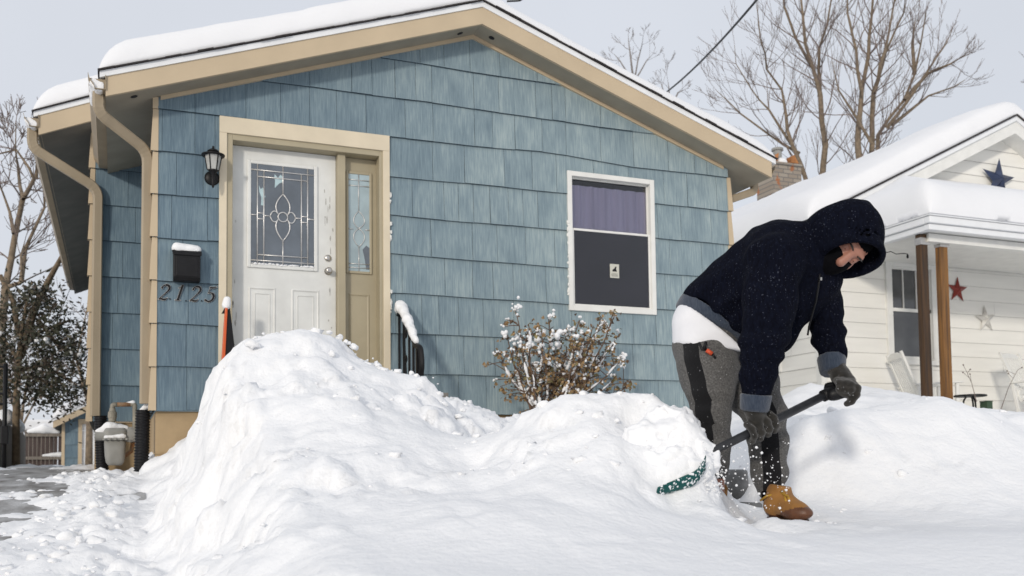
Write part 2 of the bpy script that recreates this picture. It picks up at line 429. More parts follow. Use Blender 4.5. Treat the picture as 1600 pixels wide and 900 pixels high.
# corner trims: one flared metal piece a course
def corner(x, y, sx, n, z0=0, front=True):
    c = MB()
    for k in range(n):
        a, b = z0+k*E_, z0+(k+1)*E_-.004
        for (p0, p1) in (((0, 0), (.062*sx, 0)), ((0, 0), (0, .05))):
            o0, o1 = .030, .012
            if p1[1] == 0: q = [(x-sx*(o0+.025), y-o0, a), (x+sx*.006, y-o0, a), (x+sx*.006, y-o1, b), (x-sx*(o1+.025), y-o1, b)]; e = (0, .008, 0)
            else: q = [(x-sx*(o0+.025), y-o0+.002, a), (x-sx*(o0+.025), y+p1[1], a), (x-sx*(o1+.025), y+p1[1], b), (x-sx*(o1+.025), y-o1+.002, b)]; e = (sx*.008, 0, 0)
            c.prism(q, e)
    c.build('corner_trim', M['tan'], house)
corner(0, 0, 1, 7); corner(XR, 0, -1, 7); corner(XW, YW, 1, 8)
c = MB(); c.box((-.040, -.024, 7*E_), (.004, .0, 2.615)); c.build('corner_trim', M['tan'], house)
# roof of the front gable
def rake(yf, xs, zb, ht, name='rake_board', th=.03, m='tan', dz=0):
    b = MB()
    for (xa, za), (xb, zb_) in zip(xs, xs[1:]):
        b.prism([(xa, yf, za+dz), (xb, yf, zb_+dz), (xb, yf, zb_+dz+ht), (xa, yf, za+dz+ht)], (0, th, 0))
    return b.build(name, M[m], house)
XL, XE = XA-HW, XA+HW
gab = [(XL, ZE), (XA, ZA), (XE, ZE)]
rake(-OD, gab, 0, .158)
rake(-OD-.012, [(XL-.045, ZE-.045*SL), (XA, ZA), (XE+.045, ZE-.045*SL)], 0, .05, 'drip_edge', .05, 'metal_white', .158)
# soffits
b = MB()
for s in (-1, 1):
    b.prism([(XA, -OD+.03, ZA+.004), (XA+s*HW, -OD+.03, ZE+.004), (XA+s*HW, .45, ZE+.004), (XA, .45, ZA+.004)], (0, 0, .02))
    xo, xi = XA+s*HW, XA+s*(HW-.40)
b.prism([(XL, .45, ZE+.004), (.0, .45, ZE+.004+SL*.40), (.0, 2.7, ZE+.004+SL*.40), (XL, 2.7, ZE+.004)], (0, 0, .02))
b.prism([(XE, .45, ZE+.004), (XR, .45, ZE+.004+SL*.36), (XR, 12.6, ZE+.004+SL*.36), (XE, 12.6, ZE+.004)], (0, 0, .02))
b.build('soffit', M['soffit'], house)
b = MB()      # frieze moulding where wall meets soffit
for s in (-1, 1):
    xo = XA+s*(HW-.45)
    b.prism([(XA, -.034, ZA-.03), (XA+s*(HW-.42), -.034, ZE+SL*.42-.03), (XA+s*(HW-.42), -.034, ZE+SL*.42+.003), (XA, -.034, ZA+.003)], (0, .032, 0))
b.build('frieze', M['tan'], house)
for q in ((839/4, 150.5), (719, 48.5), (768, 57)):
    v = MB(); p = PY(q[0], q[1], -.14); zc = ZA-SL*abs(p[0]-XA); v.lathe([(.028, 0), (.028, .003)], (p[0], -.14, zc-.001), 12, axis=(SL*(1 if p[0] > XA else -1), 0, 1)); v.build('soffit_vent', M['dark'], house)
# shingle deck with a ragged black edge, both slopes
rf = MB()
for s in (-1, 1):
    n = 26
    for i in range(n):
        a, c_ = i/n, (i+1)/n; zo = .158+.052+rng.uniform(-.003, .006); yo = -OD-.03-rng.uniform(0, .014)
        pa = (XA+s*(HW+.06)*a, ZA-SL*(HW+.06)*a+zo); pc = (XA+s*(HW+.06)*c_, ZA-SL*(HW+.06)*c_+zo)
        rf.prism([(pa[0], yo, pa[1]), (pc[0], yo, pc[1]), (pc[0], yo, pc[1]+.009), (pa[0], yo, pa[1]+.009)], (0, 3.2 if s < 0 else 13, 0))
rf.build('roof', M['shingle_edge'], house)
# eave fascia left and right
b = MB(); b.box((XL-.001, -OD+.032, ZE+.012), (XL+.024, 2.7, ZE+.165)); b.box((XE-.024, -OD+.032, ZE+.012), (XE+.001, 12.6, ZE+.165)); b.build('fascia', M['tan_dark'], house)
# main roof behind, seen as the left wing
YM = 1.62
pA_, pB_ = PY(60, 210.5, YM), PY(141, 184.5, YM); SM = .42
XM, ZM = pA_[0], pA_[2]
mr_ = [(XM, ZM), (1.5, ZM+SM*(1.5-XM))]
rake(YM, mr_, 0, .185)
rake(YM-.012, [(XM-.045, ZM-.045*SM), mr_[1]], 0, .05, 'drip_edge', .05, 'metal_white', .185)
YEND = PX(117, 449, XM)[1]
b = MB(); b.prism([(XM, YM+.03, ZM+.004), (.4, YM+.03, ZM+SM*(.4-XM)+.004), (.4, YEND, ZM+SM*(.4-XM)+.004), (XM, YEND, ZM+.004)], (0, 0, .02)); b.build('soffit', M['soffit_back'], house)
b = MB(); b.box((XM-.001, YM+.032, ZM+.012), (XM+.024, YEND, ZM+.19)); b.build('fascia', M['tan_dark'], house)
rf = MB()
for i in range(14):
    a, c_ = i/14*2.5-.06, (i+1)/14*2.5-.06; zo = .185+.052+rng.uniform(-.003, .006); yo = YM-.03-rng.uniform(0, .014)
    rf.prism([(XM+a, yo, ZM+SM*a+zo), (XM+c_, yo, ZM+SM*c_+zo), (XM+c_, yo, ZM+SM*c_+zo+.009), (XM+a, yo, ZM+SM*a+zo+.009)], (0, YEND-YM, 0))
rf.build('roof', M['shingle_edge'], house)
# gutters (K profile, open at the front end) and downspouts
def gutter(x, y0, y1, ztop, side=-1):
    prof = [(0, 0), (0, -.115), (-.075, -.115), (-.082, -.085), (-.115, -.04), (-.125, 0)]
    g = MB(); t = .004
    pts = [(x+(p[0] if side < 0 else -p[0]), ztop+p[1]) for p in prof]
    for (a, c_) in zip(pts, pts[1:]):
        dx, dz = c_[0]-a[0], c_[1]-a[1]; L = math.hypot(dx, dz); nx, nz = -dz/L*t, dx/L*t
        g.prism([(a[0], y0, a[1]), (c_[0], y0, c_[1]), (c_[0]+nx, y0, c_[1]+nz), (a[0]+nx, y0, a[1]+nz)], (0, y1-y0, 0))
    g.prism([(p[0], y0+.03, p[1]-.03 if p[1] > ztop-.05 else p[1]) for p in pts], (0, .004, 0))
    return g.build('gutter', M['tan_dark'], house)
gutter(XL-.003, -OD-.02, 2.66, ZE+.165); gutter(XM-.003, YM-.02, YEND, ZM+.19); gutter(XE+.003, -OD+.1, 12.6, ZE+.165, 1)
sqs = [(math.copysign(1, math.cos(t))*abs(math.cos(t))**.35*1.0, math.copysign(1, math.sin(t))*abs(math.sin(t))**.35*.72) for t in [2*math.pi*(i+.5)/16 for i in range(16)]]
sqs = [(a*(1-.07*(i % 2)), b*(1-.07*(i % 2))) for i, (a, b) in enumerate(sqs)]
def arc(path, r=.09, n=5):
    P = [Vector(p) for p in path]; o = [P[0]]
    for a, b_, c_ in zip(P, P[1:], P[2:]):
        u = (a-b_).normalized(); w = (c_-b_).normalized(); rr = min(r, (a-b_).length*.45, (c_-b_).length*.45)
        for i in range(n+1):
            t = i/n; o.append((b_+u*rr)*(1-t)**2+b_*2*t*(1-t)+(b_+w*rr)*t*t)
    o.append(P[-1]); return o
def dense(path, step=.03):
    o = []
    P = [Vector(p) for p in path]
    for a, b_ in zip(P, P[1:]):
        n = max(1, int((b_-a).length/step))
        for i in range(n): o.append(a.lerp(b_, i/n))
    o.append(P[-1]); return o
def downspout(path, r=.045, straps=()):
    d = MB(); pp = arc(path, .1, 8); rr = [r*(1+.03*(i % 2)) for i in range(len(pp))]
    d.tube(pp, rr, sq=sqs); o = d.build('downspout', M['tan_dark'], house); return o
xa = XL-.055; g0 = Vector((xa, -OD+.11, ZE+.06)); 
downspout([g0, (xa, -OD+.11, ZE-.10), (-.075, .07, ZE-.30), (-.075, .07, .06)])
xb = XM-.06
downspout([(xb, YM+.11, ZM+.08), (xb, YM+.11, ZM-.10), (XW+.035, YW-.085, ZM-.42), (XW+.035, YW-.085, .05)], .047)
downspout([(XE+.07, .12, ZE+.06), (XE+.07, .12, ZE-.03), (XR+.06, .18, ZE-.17), (XR+.06, .18, -.3)], .04)

# ---- door assembly
YD = .11
fr = MB()
for lo, hi in (((DL, -.034, -.4), (DL+.062, .012, DT-.143)), ((DR-.062, -.034, -.4), (DR, .012, DT-.143)), ((DL, -.036, DT-.143), (DR, .012, DT))): fr.box(lo, hi)
fr.build('door_trim', M['cream'], house, bevel=.003)
xs_l = PY(361, 300, YD)[0]; xs_r = PY(524.5, 350, YD)[0]; xm_r = PY(537, 350, YD)[0]; xl_r = PY(587.5, 350, YD)[0]
ztop = PY(440, 234.5, YD)[2]
jm = MB()
jm.box((DL+.05, -.02, -.4), (xs_l, .16, DT-.12)); jm.box((xl_r, -.02, -.4), (DR-.05, .16, DT-.12)); jm.box((xs_l, -.02, ztop), (xl_r, .159, DT-.12))
jm.box((xs_r+.003, .03, -.4), (xm_r, .158, ztop)); jm.build('door_frame', M['olive'], house, bevel=.004)
door = MB(); door.box((xs_l+.002, YD, .12), (xs_r, YD+.045, ztop-.004))
def panel(mb, x0, x1, z0, z1, y, w=.022, d=.007):
    """moulded raised panel"""
    for (a, b_, o0, o1) in ((0, w*.5, 0, d), (w*.5, w, d, 0)):
        q0 = [(x0+a, y-o0, z0+a), (x1-a, y-o0, z0+a), (x1-a, y-o0, z1-a), (x0+a, y-o0, z1-a)]
        q1 = [(x0+b_, y-o1, z0+b_), (x1-b_, y-o1, z0+b_), (x1-b_, y-o1, z1-b_), (x0+b_, y-o1, z1-b_)]
        for i in range(4): mb.face([q0[i], q0[(i+1) % 4], q1[(i+1) % 4], q1[i]])
zg1 = PY(440, 260.5, YD)[2]; zg0 = PY(440, 415.5, YD)[2]; xg0 = PY(392, 330, YD)[0]; xg1 = PY(490.5, 340, YD)[0]
xp = [PY(u, 490, YD)[0] for u in (388, 431, 455, 499)]; zp1 = PY(440, 450.5, YD)[2]
panel(door, xp[0], xp[1], .32, zp1, YD-.0005); panel(door, xp[2], xp[3], .32, zp1-.0, YD-.0005)
w2 = (xp[1]-xp[0])*.2
panel(door, xp[0]+w2, xp[1]-w2, .36, zp1-.05, YD-.0005, .014, .005); panel(door, xp[2]+w2, xp[3]-w2, .36, zp1-.05, YD-.0005, .014, .005)
door = door.build('front_door', M['door_white'], house)
def glazing(parent, x0, x1, z0, z1, y, frame_m, glass_m, fw=.032):
    b = MB()
    for lo, hi in (((x0-fw, y-.014, z0-fw), (x0, y, z1+fw)), ((x1, y-.014, z0-fw), (x1+fw, y, z1+fw)), ((x0, y-.014, z0-fw), (x1, y, z0)), ((x0, y-.014, z1), (x1, y, z1+fw))): b.box(lo, hi)
    b.build('glass_frame', frame_m, parent, bevel=.006)
    g = MB(); g.box((x0, y-.006, z0), (x1, y-.001, z1)); return g.build('glass', glass_m, parent)
def glass_mat(name, col, rough, bump, scale):
    m = mat(name, col, rough, .18, 5, bump=bump, bscale=scale, spec=.9); return m
M['door_glass'] = glass_mat('textured_glass', (.105, .125, .15), .22, .0012, 90)
M['side_glass'] = glass_mat('frosted_glass', (.34, .43, .46), .3, .0012, 90)
M['foil'] = mat('pale_film', (.42, .55, .58), .4, .1, 20)
gl = glazing(door, xg0, xg1, zg0, zg1, YD-.001, M['door_white'], M['door_glass'])
def came(parent, x0, x1, z0, z1, y, segs, r=.0056):
    b = MB(); W_, H_ = x1-x0, z1-z0
    for s_ in segs:
        b.tube([(x0+fx*W_, y, z1-fz*H_) for fx, fz in s_], r, 6)
    b.build('lead_came', M['came'], parent, smooth=True)
def bez(*P, n=8):
    P = [np.array(p, float) for p in P]; o = []
    for i in range(n+1):
        t = i/n; Q = P
        while len(Q) > 1: Q = [Q[j]*(1-t)+Q[j+1]*t for j in range(len(Q)-1)]
        o.append(tuple(Q[0]))
    return o
ell = [(.5+.076*math.cos(a), .512+.047*math.sin(a)) for a in [2*math.pi*i/20 for i in range(21)]]
segs = [[(.10, 0), (.10, 1)], [(.2, .06), (.2, 1)], [(.795, .06), (.795, 1)], [(.895, 0), (.895, 1)], [(.5, 0), (.5, .28)], [(.5, .753), (.5, 1)],
        [(0, .06), (1, .06)], [(.1, .125), (.9, .125)], [(.1, .905), (.9, .905)], [(0, .962), (1, .962)], [(0, .512), (.10, .512)], [(.2, .512), (.30, .512)],
        [(.70, .512), (.795, .512)], [(.895, .512), (1, .512)], [(.1, .49), (.2, .49)], [(.1, .548), (.2, .548)], [(.795, .49), (.895, .49)], [(.795, .548), (.895, .548)], ell,
        bez((.5, .28), (.38, .36), (.36, .42), (.425, .487)), bez((.5, .28), (.62, .36), (.64, .42), (.575, .487)),
        bez((.5, .753), (.38, .66), (.36, .60), (.425, .537)), bez((.5, .753), (.62, .66), (.64, .60), (.575, .537)),
        bez((.30, .512), (.32, .45), (.39, .44), (.425, .487)), bez((.30, .512), (.32, .575), (.39, .585), (.425, .537)),
        bez((.70, .512), (.68, .45), (.61, .44), (.575, .487)), bez((.70, .512), (.68, .575), (.61, .585), (.575, .537))]
came(door, xg0, xg1, zg0, zg1, YD-.011, segs)
b = MB(); W_, H_ = xg1-xg0, zg1-zg0
for poly in ([(.37, .085), (.42, .12), (.46, .085), (.49, .10), (.49, .16), (.44, .175), (.37, .225), (.375, .15), (.36, .12)],
             [(.12, .21), (.15, .25), (.185, .23), (.20, .29), (.225, .32), (.20, .35), (.19, .41), (.155, .41), (.16, .33), (.13, .28)]):
    b.prism([(xg0+x*W_, YD-.0075, zg1-z*H_) for x, z in poly], (0, -.001, 0))
b.build('window_film', M['foil'], door)
fb = MB(); rgf = random.Random(4)
for i in range(60):
    t_ = rgf.random(); fb.ball((xg0+.01+(xg1-xg0-.02)*t_, YD-.014, zg0+rgf.uniform(0, .006)), rgf.uniform(.006, .013), 0, 1, (1.6, .6, .8), .25)
tag(fb.build('frost', M['snow'], door, smooth=True), kind='stuff')
sm = MB()
def smear(x, z, w, h): 
    k = 9; P_ = [(x+w*math.cos(2*math.pi*i/k)*rgf.uniform(.5, 1), YD-.0012, z+h*math.sin(2*math.pi*i/k)*rgf.uniform(.6, 1)) for i in range(k)]; sm.prism(P_, (0, -.0004, 0))
for i in range(26):
    xr_ = PY(rgf.choice((516, 519, 512, 508)), 400, YD)[0] if i < 18 else PY(rgf.choice((365, 368)), 400, YD)[0]
    smear(xr_+rgf.uniform(-.008, .008), rgf.uniform(.6, 2.0), rgf.uniform(.003, .009), rgf.uniform(.01, .05))
tag(sm.build('scuff_marks', mat('scuff', (.40, .39, .36), .6, .15, 30), door), kind='stuff')
kx, kz = PY(514, 422.5, YD-.05)[0], PY(514, 422.5, YD-.05)[2]; kz2 = PY(514, 402.5, YD-.03)[2]
k = MB(); k.lathe([(.033, 0), (.033, .008), (.014, .012), (.012, .03), (.024, .038), (.030, .052), (.026, .066), (.012, .070)], (kx, YD, kz), 20, axis=(0, -1, 0)); k.build('door_knob', M['nickel'], door, smooth=True)
k = MB(); k.lathe([(.030, 0), (.030, .010), (.024, .016), (.012, .02)], (kx, YD, kz2), 20, axis=(0, -1, 0)); k.build('deadbolt', M['nickel'], door, smooth=True)
# sidelight
side = MB(); side.box((xm_r, YD+.002, .12), (xl_r, YD+.045, ztop-.004))
xq0, xq1 = PY(544.5, 340, YD)[0], PY(577, 350, YD)[0]; zq1 = PY(560, 273, YD)[2]; zq0 = PY(560, 424, YD)[2]
panel(side, xq0, xq1, .34, PY(560, 459, YD)[2], YD+.0015)
side = side.build('sidelight', M['olive'], house)
gl2 = glazing(side, xq0, xq1, zq0, zq1, YD+.001, M['olive'], M['side_glass'], .024)
came(side, xq0, xq1, zq0, zq1, YD-.010, [[(.48, 0), (.48, .38)], [(.48, .75), (.48, 1)], [(0, .06), (1, .06)], [(0, .12), (1, .12)], [(0, .925), (1, .925)], [(0, .965), (1, .965)],
     bez((.48, .38), (.1, .46), (.2, .52), (.48, .56)), bez((.48, .38), (.9, .46), (.8, .52), (.48, .56)), bez((.48, .75), (.1, .67), (.2, .6), (.48, .56)), bez((.48, .75), (.9, .67), (.8, .6), (.48, .56)),
     [(0, .57), (.2, .57)], [(.78, .57), (1, .57)]], .0035)
b = MB(); b.prism([(xq1-.001, YD-.0055, zq0+.02), (xq1-.03, YD-.0055, zq0+.02), (xq1-.05, YD-.0055, zq0+.14), (xq1-.065, YD-.0055, zq0+.2), (xq1-.03, YD-.0055, zq0+.24), (xq1-.001, YD-.0055, zq0+.22)], (0, -.001, 0)); b.build('dark_patch', M['door_glass'], side)
st = MB(); st.box((DL-.1, -1.3, -.75), (DR+.12, .0, .085)); st.build('stoop', M['concrete'], house)

# ---- window
win = MB(); fw = .048
for lo, hi in (((WL, -.030, WB), (WL+fw, .07, WT)), ((WR-fw, -.030, WB), (WR, .07, WT)), ((WL+fw, -.029, WT-fw), (WR-fw, .07, WT)), ((WL+fw, -.032, WB), (WR-fw, .07, WB+fw+.006))): win.box(lo, hi)
win = win.build('window', M['white'], house, bevel=.003)
zm = PY(950, 363.5, 0)[2]; ix0, ix1 = WL+fw, WR-fw
def sash(z0, z1, y, w):
    b = MB()
    for lo, hi in (((ix0, y, z0), (ix0+w, y+.03, z1)), ((ix1-w, y, z0), (ix1, y+.03, z1)), ((ix0+w, y, z1-w), (ix1-w, y+.03, z1)), ((ix0+w, y, z0), (ix1-w, y+.03, z0+w))): b.box(lo, hi)
    return b.build('sash', M['white'], win, bevel=.003)
sash(zm-.02, WT-fw+.0, .026, .012); sash(WB+fw, zm+.015, -.010, .022)
def pane_mat():
    m = bpy.data.materials.new('clear_pane'); m.use_nodes = True; n = m.node_tree; n.nodes.clear()
    o_ = n.nodes.new('ShaderNodeOutputMaterial'); t = n.nodes.new('ShaderNodeBsdfTransparent'); g = n.nodes.new('ShaderNodeBsdfGlossy'); mx = n.nodes.new('ShaderNodeMixShader'); fr_ = n.nodes.new('ShaderNodeFresnel')
    g.inputs['Roughness'].default_value = .02; fr_.inputs['IOR'].default_value = 1.5; t.inputs['Color'].default_value = (.86, .87, .9, 1)
    n.links.new(fr_.outputs[0], mx.inputs[0]); n.links.new(t.outputs[0], mx.inputs[1]); n.links.new(g.outputs[0], mx.inputs[2]); n.links.new(mx.outputs[0], o_.inputs['Surface']); return m
M['pane'] = pane_mat()
M['curtain'] = mat('lavender_curtain', (.60, .55, .70), .9, .12, 5, stretch=(4, 1, .2))
M['screen'] = mat('window_screen', (.022, .016, .024), .7, .4, 3)
p = MB(); p.box((ix0, .040, zm), (ix1, .044, WT-fw)); p.build('pane', M['pane'], win)
p = MB(); p.box((ix0+.02, .006, WB+fw+.02), (ix1-.02, .009, zm)); p.build('screen', M['screen'], win)
p = MB(); p.box((ix0+.023, -.004, WB+fw+.022), (ix1-.023, -.001, zm-.006)); p.build('pane', M['pane'], win)
cu = MB(); n = 60; prev = None
for i in range(n+1):
    x = ix0+(ix1-ix0)*i/n; y = .066+.008*math.sin(i*.62)+.005*math.sin(i*1.31+1)
    if prev: cu.face([(prev[0], prev[1], zm-.1), (x, y, zm-.1), (x, y, WT-.11), (prev[0], prev[1], WT-.11)])
    prev = (x, y)
cu.build('curtain', M['curtain'], win, smooth=True)
b = MB(); b.box((ix0-.2, .35, WB-.1), (ix1+.2, .36, WT+.1)); b.build('room_back', M['dark'], win)
# sticker on the lower pane: small notice with a black emblem and lines
sx0, sz1 = PY(952.5, 412.5, 0)[0], PY(955, 412.5, 0)[2]; sx1, sz0 = PY(967, 434.5, 0)[0], PY(960, 434.5, 0)[2]
st = MB(); st.box((sx0, -.0070, sz0), (sx1, -.0045, sz1), 0)
w, h = sx1-sx0, sz1-sz0
st.prism([(sx0+w*a, -.0072, sz0+h*b_) for a, b_ in ((.26, .46), (.74, .46), (.72, .56), (.66, .63), (.70, .72), (.72, .84), (.64, .80), (.56, .82), (.52, .72), (.44, .66), (.34, .62), (.26, .54))], (0, -.001, 0), 1)
for q in (.12, .2, .28): st.box((sx0+w*.16, -.0080, sz0+h*q), (sx0+w*.84, -.0068, sz0+h*(q+.025)), 1)
st.build('window_sticker', [mat('sticker_paper', (.55, .54, .47), .6), M['black']], win)
# caulk crumbs and peeled paint beside door trim and window
b = MB()
for i in range(46):
    if i < 18: x, z = DR+.006, random.choice([random.uniform(.9, 1.1), random.uniform(1.55, 1.75), random.uniform(1.85, 2.0)])
    else: x, z = WL-.004, random.uniform(WB+.1, WT-.4)
    b.ball((x, -.026, z), random.uniform(.006, .015), 0, 1, (1, .6, 1.5), .4)
tag(b.build('caulking', M['white'], house), kind='stuff')
# ------------------------------------------------------------------ snow lying on roofs
def roof_snow(name, label, P00, du, dv, nu, nv, thick, edge, sides, seed, group=None, lump=.05, parent=None):
    """blanket on a sloped plane: P00 corner, du/dv full edge vectors; sides = (u0,u1,v0,v1) True where the edge is rounded off"""
    du = np.array(du, float); dv = np.array(dv, float); Lu, Lv = np.linalg.norm(du), np.linalg.norm(dv)
    def axis(L, n, e0, e1):
        t = np.linspace(0, 1, n)*L
        add = np.array([0, .01, .03, .06, .1, .16])
        if e0: t = np.union1d(t, add)
        if e1: t = np.union1d(t, L-add)
        return t[(t >= 0) & (t <= L)]
    u = axis(Lu, nu, sides[0], sides[1]); v = axis(Lv, nv, sides[2], sides[3])
    U, V_ = np.meshgrid(u, v, indexing='ij')
    f = np.ones_like(U)
    def prof(d): 
        d = np.clip(d/edge, 0, 1); return np.sqrt(np.clip(1-(1-d)**2, 0, 1))
    if sides[0]: f = f*prof(U)
    if sides[1]: f = f*prof(Lu-U)
    if sides[2]: f = f*prof(V_)
    if sides[3]: f = f*prof(Lv-V_)
    n = np.cross(du, dv); n = n/np.linalg.norm(n); n = n if n[2] > 0 else -n
    base = np.array(P00)+U[..., None]*du/Lu+V_[..., None]*dv/Lv
    hgt = thick*f*(1+lump*4*(fbm2(U*1.3+seed*3.1, V_*1.3, 4, seed)-.5)) + .01*(fbm2(U*7, V_*7, 3, seed)-.5)*f
    wobe = .02*(noise2(U*3+seed, V_*3, 5)-.5)*(1-f)
    top = base+np.array([0, 0, 1])*(hgt+.004)[..., None]*.35+n*(hgt+wobe)[..., None]*.65
    a, b = U.shape; ids = np.arange(a*b).reshape(a, b)
    F = np.stack([ids[:-1, :-1], ids[1:, :-1], ids[1:, 1:], ids[:-1, 1:]], -1).reshape(-1, 4)
    Vt = top.reshape(-1, 3); Vb = (base+n*.001).reshape(-1, 3); N = a*b
    rim = []
    for s in (ids[0, :], ids[-1, ::-1], ids[::-1, 0], ids[:, -1]):
        rim.append(np.stack([s[:-1], s[1:], s[1:]+N, s[:-1]+N], -1))
    Fa = np.concatenate([F, F[:, ::-1]+N]+rim)
    return Vt, Vb, Fa
def snow_blanket(name, label, parts, group=None):
    Vs = []; Fs = []; off = 0
    for Vt, Vb, F in parts:
        V = np.concatenate([Vt, Vb]); Vs.append(V); Fs.append(F+off); off += len(V)
    o = npmesh(name, np.concatenate(Vs), np.concatenate(Fs), M['snow_soft'])
    bm = bmesh.new(); bm.from_mesh(o.data); bmesh.ops.recalc_face_normals(bm, faces=bm.faces); bm.to_mesh(o.data); bm.free()
    o.data.polygons.foreach_set('use_smooth', [True]*len(o.data.polygons))
    return tag(o, label, 'snow', group)
zt = .158+.052+.008
def slope_pts(s): return (XA, ZA+zt), (XA+s*(HW+.05), ZE-.05*SL+zt)
(lx, lz) = (XA-HW-.04, ZE-.04*SL+zt)
parts = []
y0 = -OD-.02
def ridge_roll(): pass
# left slope, ridge, right slope as one blanket across the gable (profile along x) -> a grid (x, y)
def gable_snow(xl, zl, xa, za, xr, zr, y0, y1, thick_l, thick_r, edge, seed, nx=90, ny=40, lump=.05):
    xs_ = np.concatenate([xl+np.array([0, .006, .02, .045, .08, .13, .2]), np.linspace(xl+.3, xr-.3, nx), xr-np.array([.2, .13, .08, .045, .02, .006, 0])])
    ys_ = np.concatenate([y0+np.array([0, .006, .02, .045, .08, .13, .2]), np.linspace(y0+.3, y1, ny)])
    X, Y = np.meshgrid(xs_, ys_, indexing='ij')
    zb = np.where(X < xa, za-(xa-X)*(za-zl)/(xa-xl), za-(X-xa)*(za-zr)/(xr-xa))
    prof = lambda d, e: np.sqrt(np.clip(1-(1-np.clip(d/e, 0, 1))**2, 0, 1))
    f = prof(X-xl, edge)*prof(xr-X, edge)*(.45+.55*prof(Y-y0, edge*3.2))*prof(Y-y0+.004, .09)
    th = np.where(X < xa, thick_l, thick_r); w = np.clip((X-xa)/.8+.5, 0, 1); th = thick_l*(1-w)+thick_r*w
    rnd = .05*np.exp(-((X-xa)/.45)**2)
    h = th*f*(1+lump*4*(fbm2(X*1.1, Y*1.1, 4, seed)-.5))-rnd*f+.012*(fbm2(X*6, Y*6, 3, seed+2)-.5)*f
    wob = .02*(fbm2(X*4, h*9, 2, seed)-.5)
    top = np.stack([X, Y+np.where(f < .98, wob, 0), zb+h+.003], -1); bot = np.stack([X, Y, zb+.001], -1)
    a, b = X.shape; ids = np.arange(a*b).reshape(a, b); N = a*b
    F = np.stack([ids[:-1, :-1], ids[1:, :-1], ids[1:, 1:], ids[:-1, 1:]], -1).reshape(-1, 4)
    rim = [np.stack([s[:-1], s[1:], s[1:]+N, s[:-1]+N], -1) for s in (ids[0, :], ids[-1, ::-1], ids[::-1, 0], ids[:, -1])]
    return top.reshape(-1, 3), bot.reshape(-1, 3), np.concatenate([F, F[:, ::-1]+N]+rim)
snow_blanket('roof_snow', 'deep rounded snow blanket on the front gable roof of the blue house',
    [gable_snow(XA-HW-.055, ZE-.055*SL+zt-.005, XA, ZA+zt, XA+HW+.05, ZE-.05*SL+zt, -OD-.015, 5.0, .36, .20, .22, 3, lump=.10)])
zt2 = .185+.052+.008
snow_blanket('roof_snow', 'snow blanket on the lower set-back left roof wing of the blue house',
    [gable_snow(XM-.055, ZM-.055*SM+zt2-.005, 1.2, ZM+SM*(1.2-XM)+zt2, 1.6, ZM+SM*(1.2-XM)+zt2-.1, YM-.015, YEND, .30, .25, .22, 9, 50, 60)])
# snow inside the two gutters' open ends
def lump_snow(name, label, prims, pad=.06, h=.012, k=.03, amp=.012, fr=22, seed=0, cut=None, smooth=1, group=None):
    pts = np.array([p for c in prims for p in (c[0], c[1])]); rr = max(max(c[2], c[3]) for c in prims)
    def fn(P):
        d = None
        for a, b, ra, rb in prims:
            e = sd_cap(P, a, b, ra, rb); d = e if d is None else smin(d, e, k)
        d = d + amp*(noise3(P, fr, seed)-.5) + amp*.5*(noise3(P, fr*2.3, seed+3)-.5)
        if cut is not None: d = np.maximum(d, cut(P))
        return d
    o = sdf_obj(name, fn, pts.min(0)-rr-pad, pts.max(0)+rr+pad, h, M['snow'], None, smooth)
    return tag(o, label, 'snow', group)
lump_snow('snow_clump', 'little wedge of snow lying in the open end of the front gutter', [((XL-.05, -OD-.06, ZE+.075), (XL-.05, -OD+.5, ZE+.085), .040, .045), ((XL-.09, -OD-.06, ZE+.105), (XL-.09, -OD+.5, ZE+.115), .03, .035)], h=.007, cut=lambda P: -OD+.004-P[..., 1])
lump_snow('snow_clump', 'little wedge of snow lying in the open end of the far left gutter', [((XM-.05, YM-.06, ZM+.10), (XM-.05, YM+.5, ZM+.11), .040, .045), ((XM-.09, YM-.06, ZM+.13), (XM-.09, YM+.5, ZM+.14), .03, .035)], h=.007, cut=lambda P: YM+.004-P[..., 1])

# ------------------------------------------------------------------ things on the blue wall
# lantern
lp = PY(333, 262, -.13)
lan = tag(empty('wall_lantern', lp), 'black coach lantern on the blue wall beside the white door', 'lamp')
a = MB(); pw = PY(331, 279, -.01)
a.lathe([(.062, 0), (.062, .008), (.045, .02), (.02, .026)], (pw[0], -.014, pw[2]), 20, axis=(0, -1, 0))
a.tube([(pw[0], -.03, pw[2]), (pw[0], -.09, pw[2]), (lp[0], -.13, pw[2]+.01)], .012, 8); a.build('bracket', M['black'], lan, smooth=True)
Z0 = PY(333, 266, -.13)[2]; Z1 = PY(333, 243, -.13)[2]
a = MB(); a.lathe([(.004, -.150), (.010, -.138), (.013, -.12), (.017, -.10), (.016, -.03), (.034, -.012), (.046, 0)], (lp[0], -.13, Z0), 16)
a.build('finial', M['black'], lan, smooth=True)
a = MB(); H = Z1-Z0
a.lathe([(.046, 0), (.068, H)], (lp[0], -.13, Z0), 6); a.build('glass', mat('lantern_glass', (.42, .42, .40), .25, .15, 20), lan)
a = MB()
for i in range(6):
    t = 2*math.pi*i/6; a.bar((lp[0]+.047*math.cos(t), -.13+.047*math.sin(t), Z0), (lp[0]+.070*math.cos(t), -.13+.070*math.sin(t), Z1), .008, .008)
a.build('cage', M['black'], lan)
a = MB(); a.lathe([(.094, -.004), (.096, .006), (.060, .014), (.036, .018), (.032, .026), (.046, .030), (.048, .038), (.032, .050), (.012, .058), (.008, .066), (.012, .072), (.004, .082)], (lp[0], -.13, Z1), 20); a.build('cap', M['black'], lan, smooth=True)
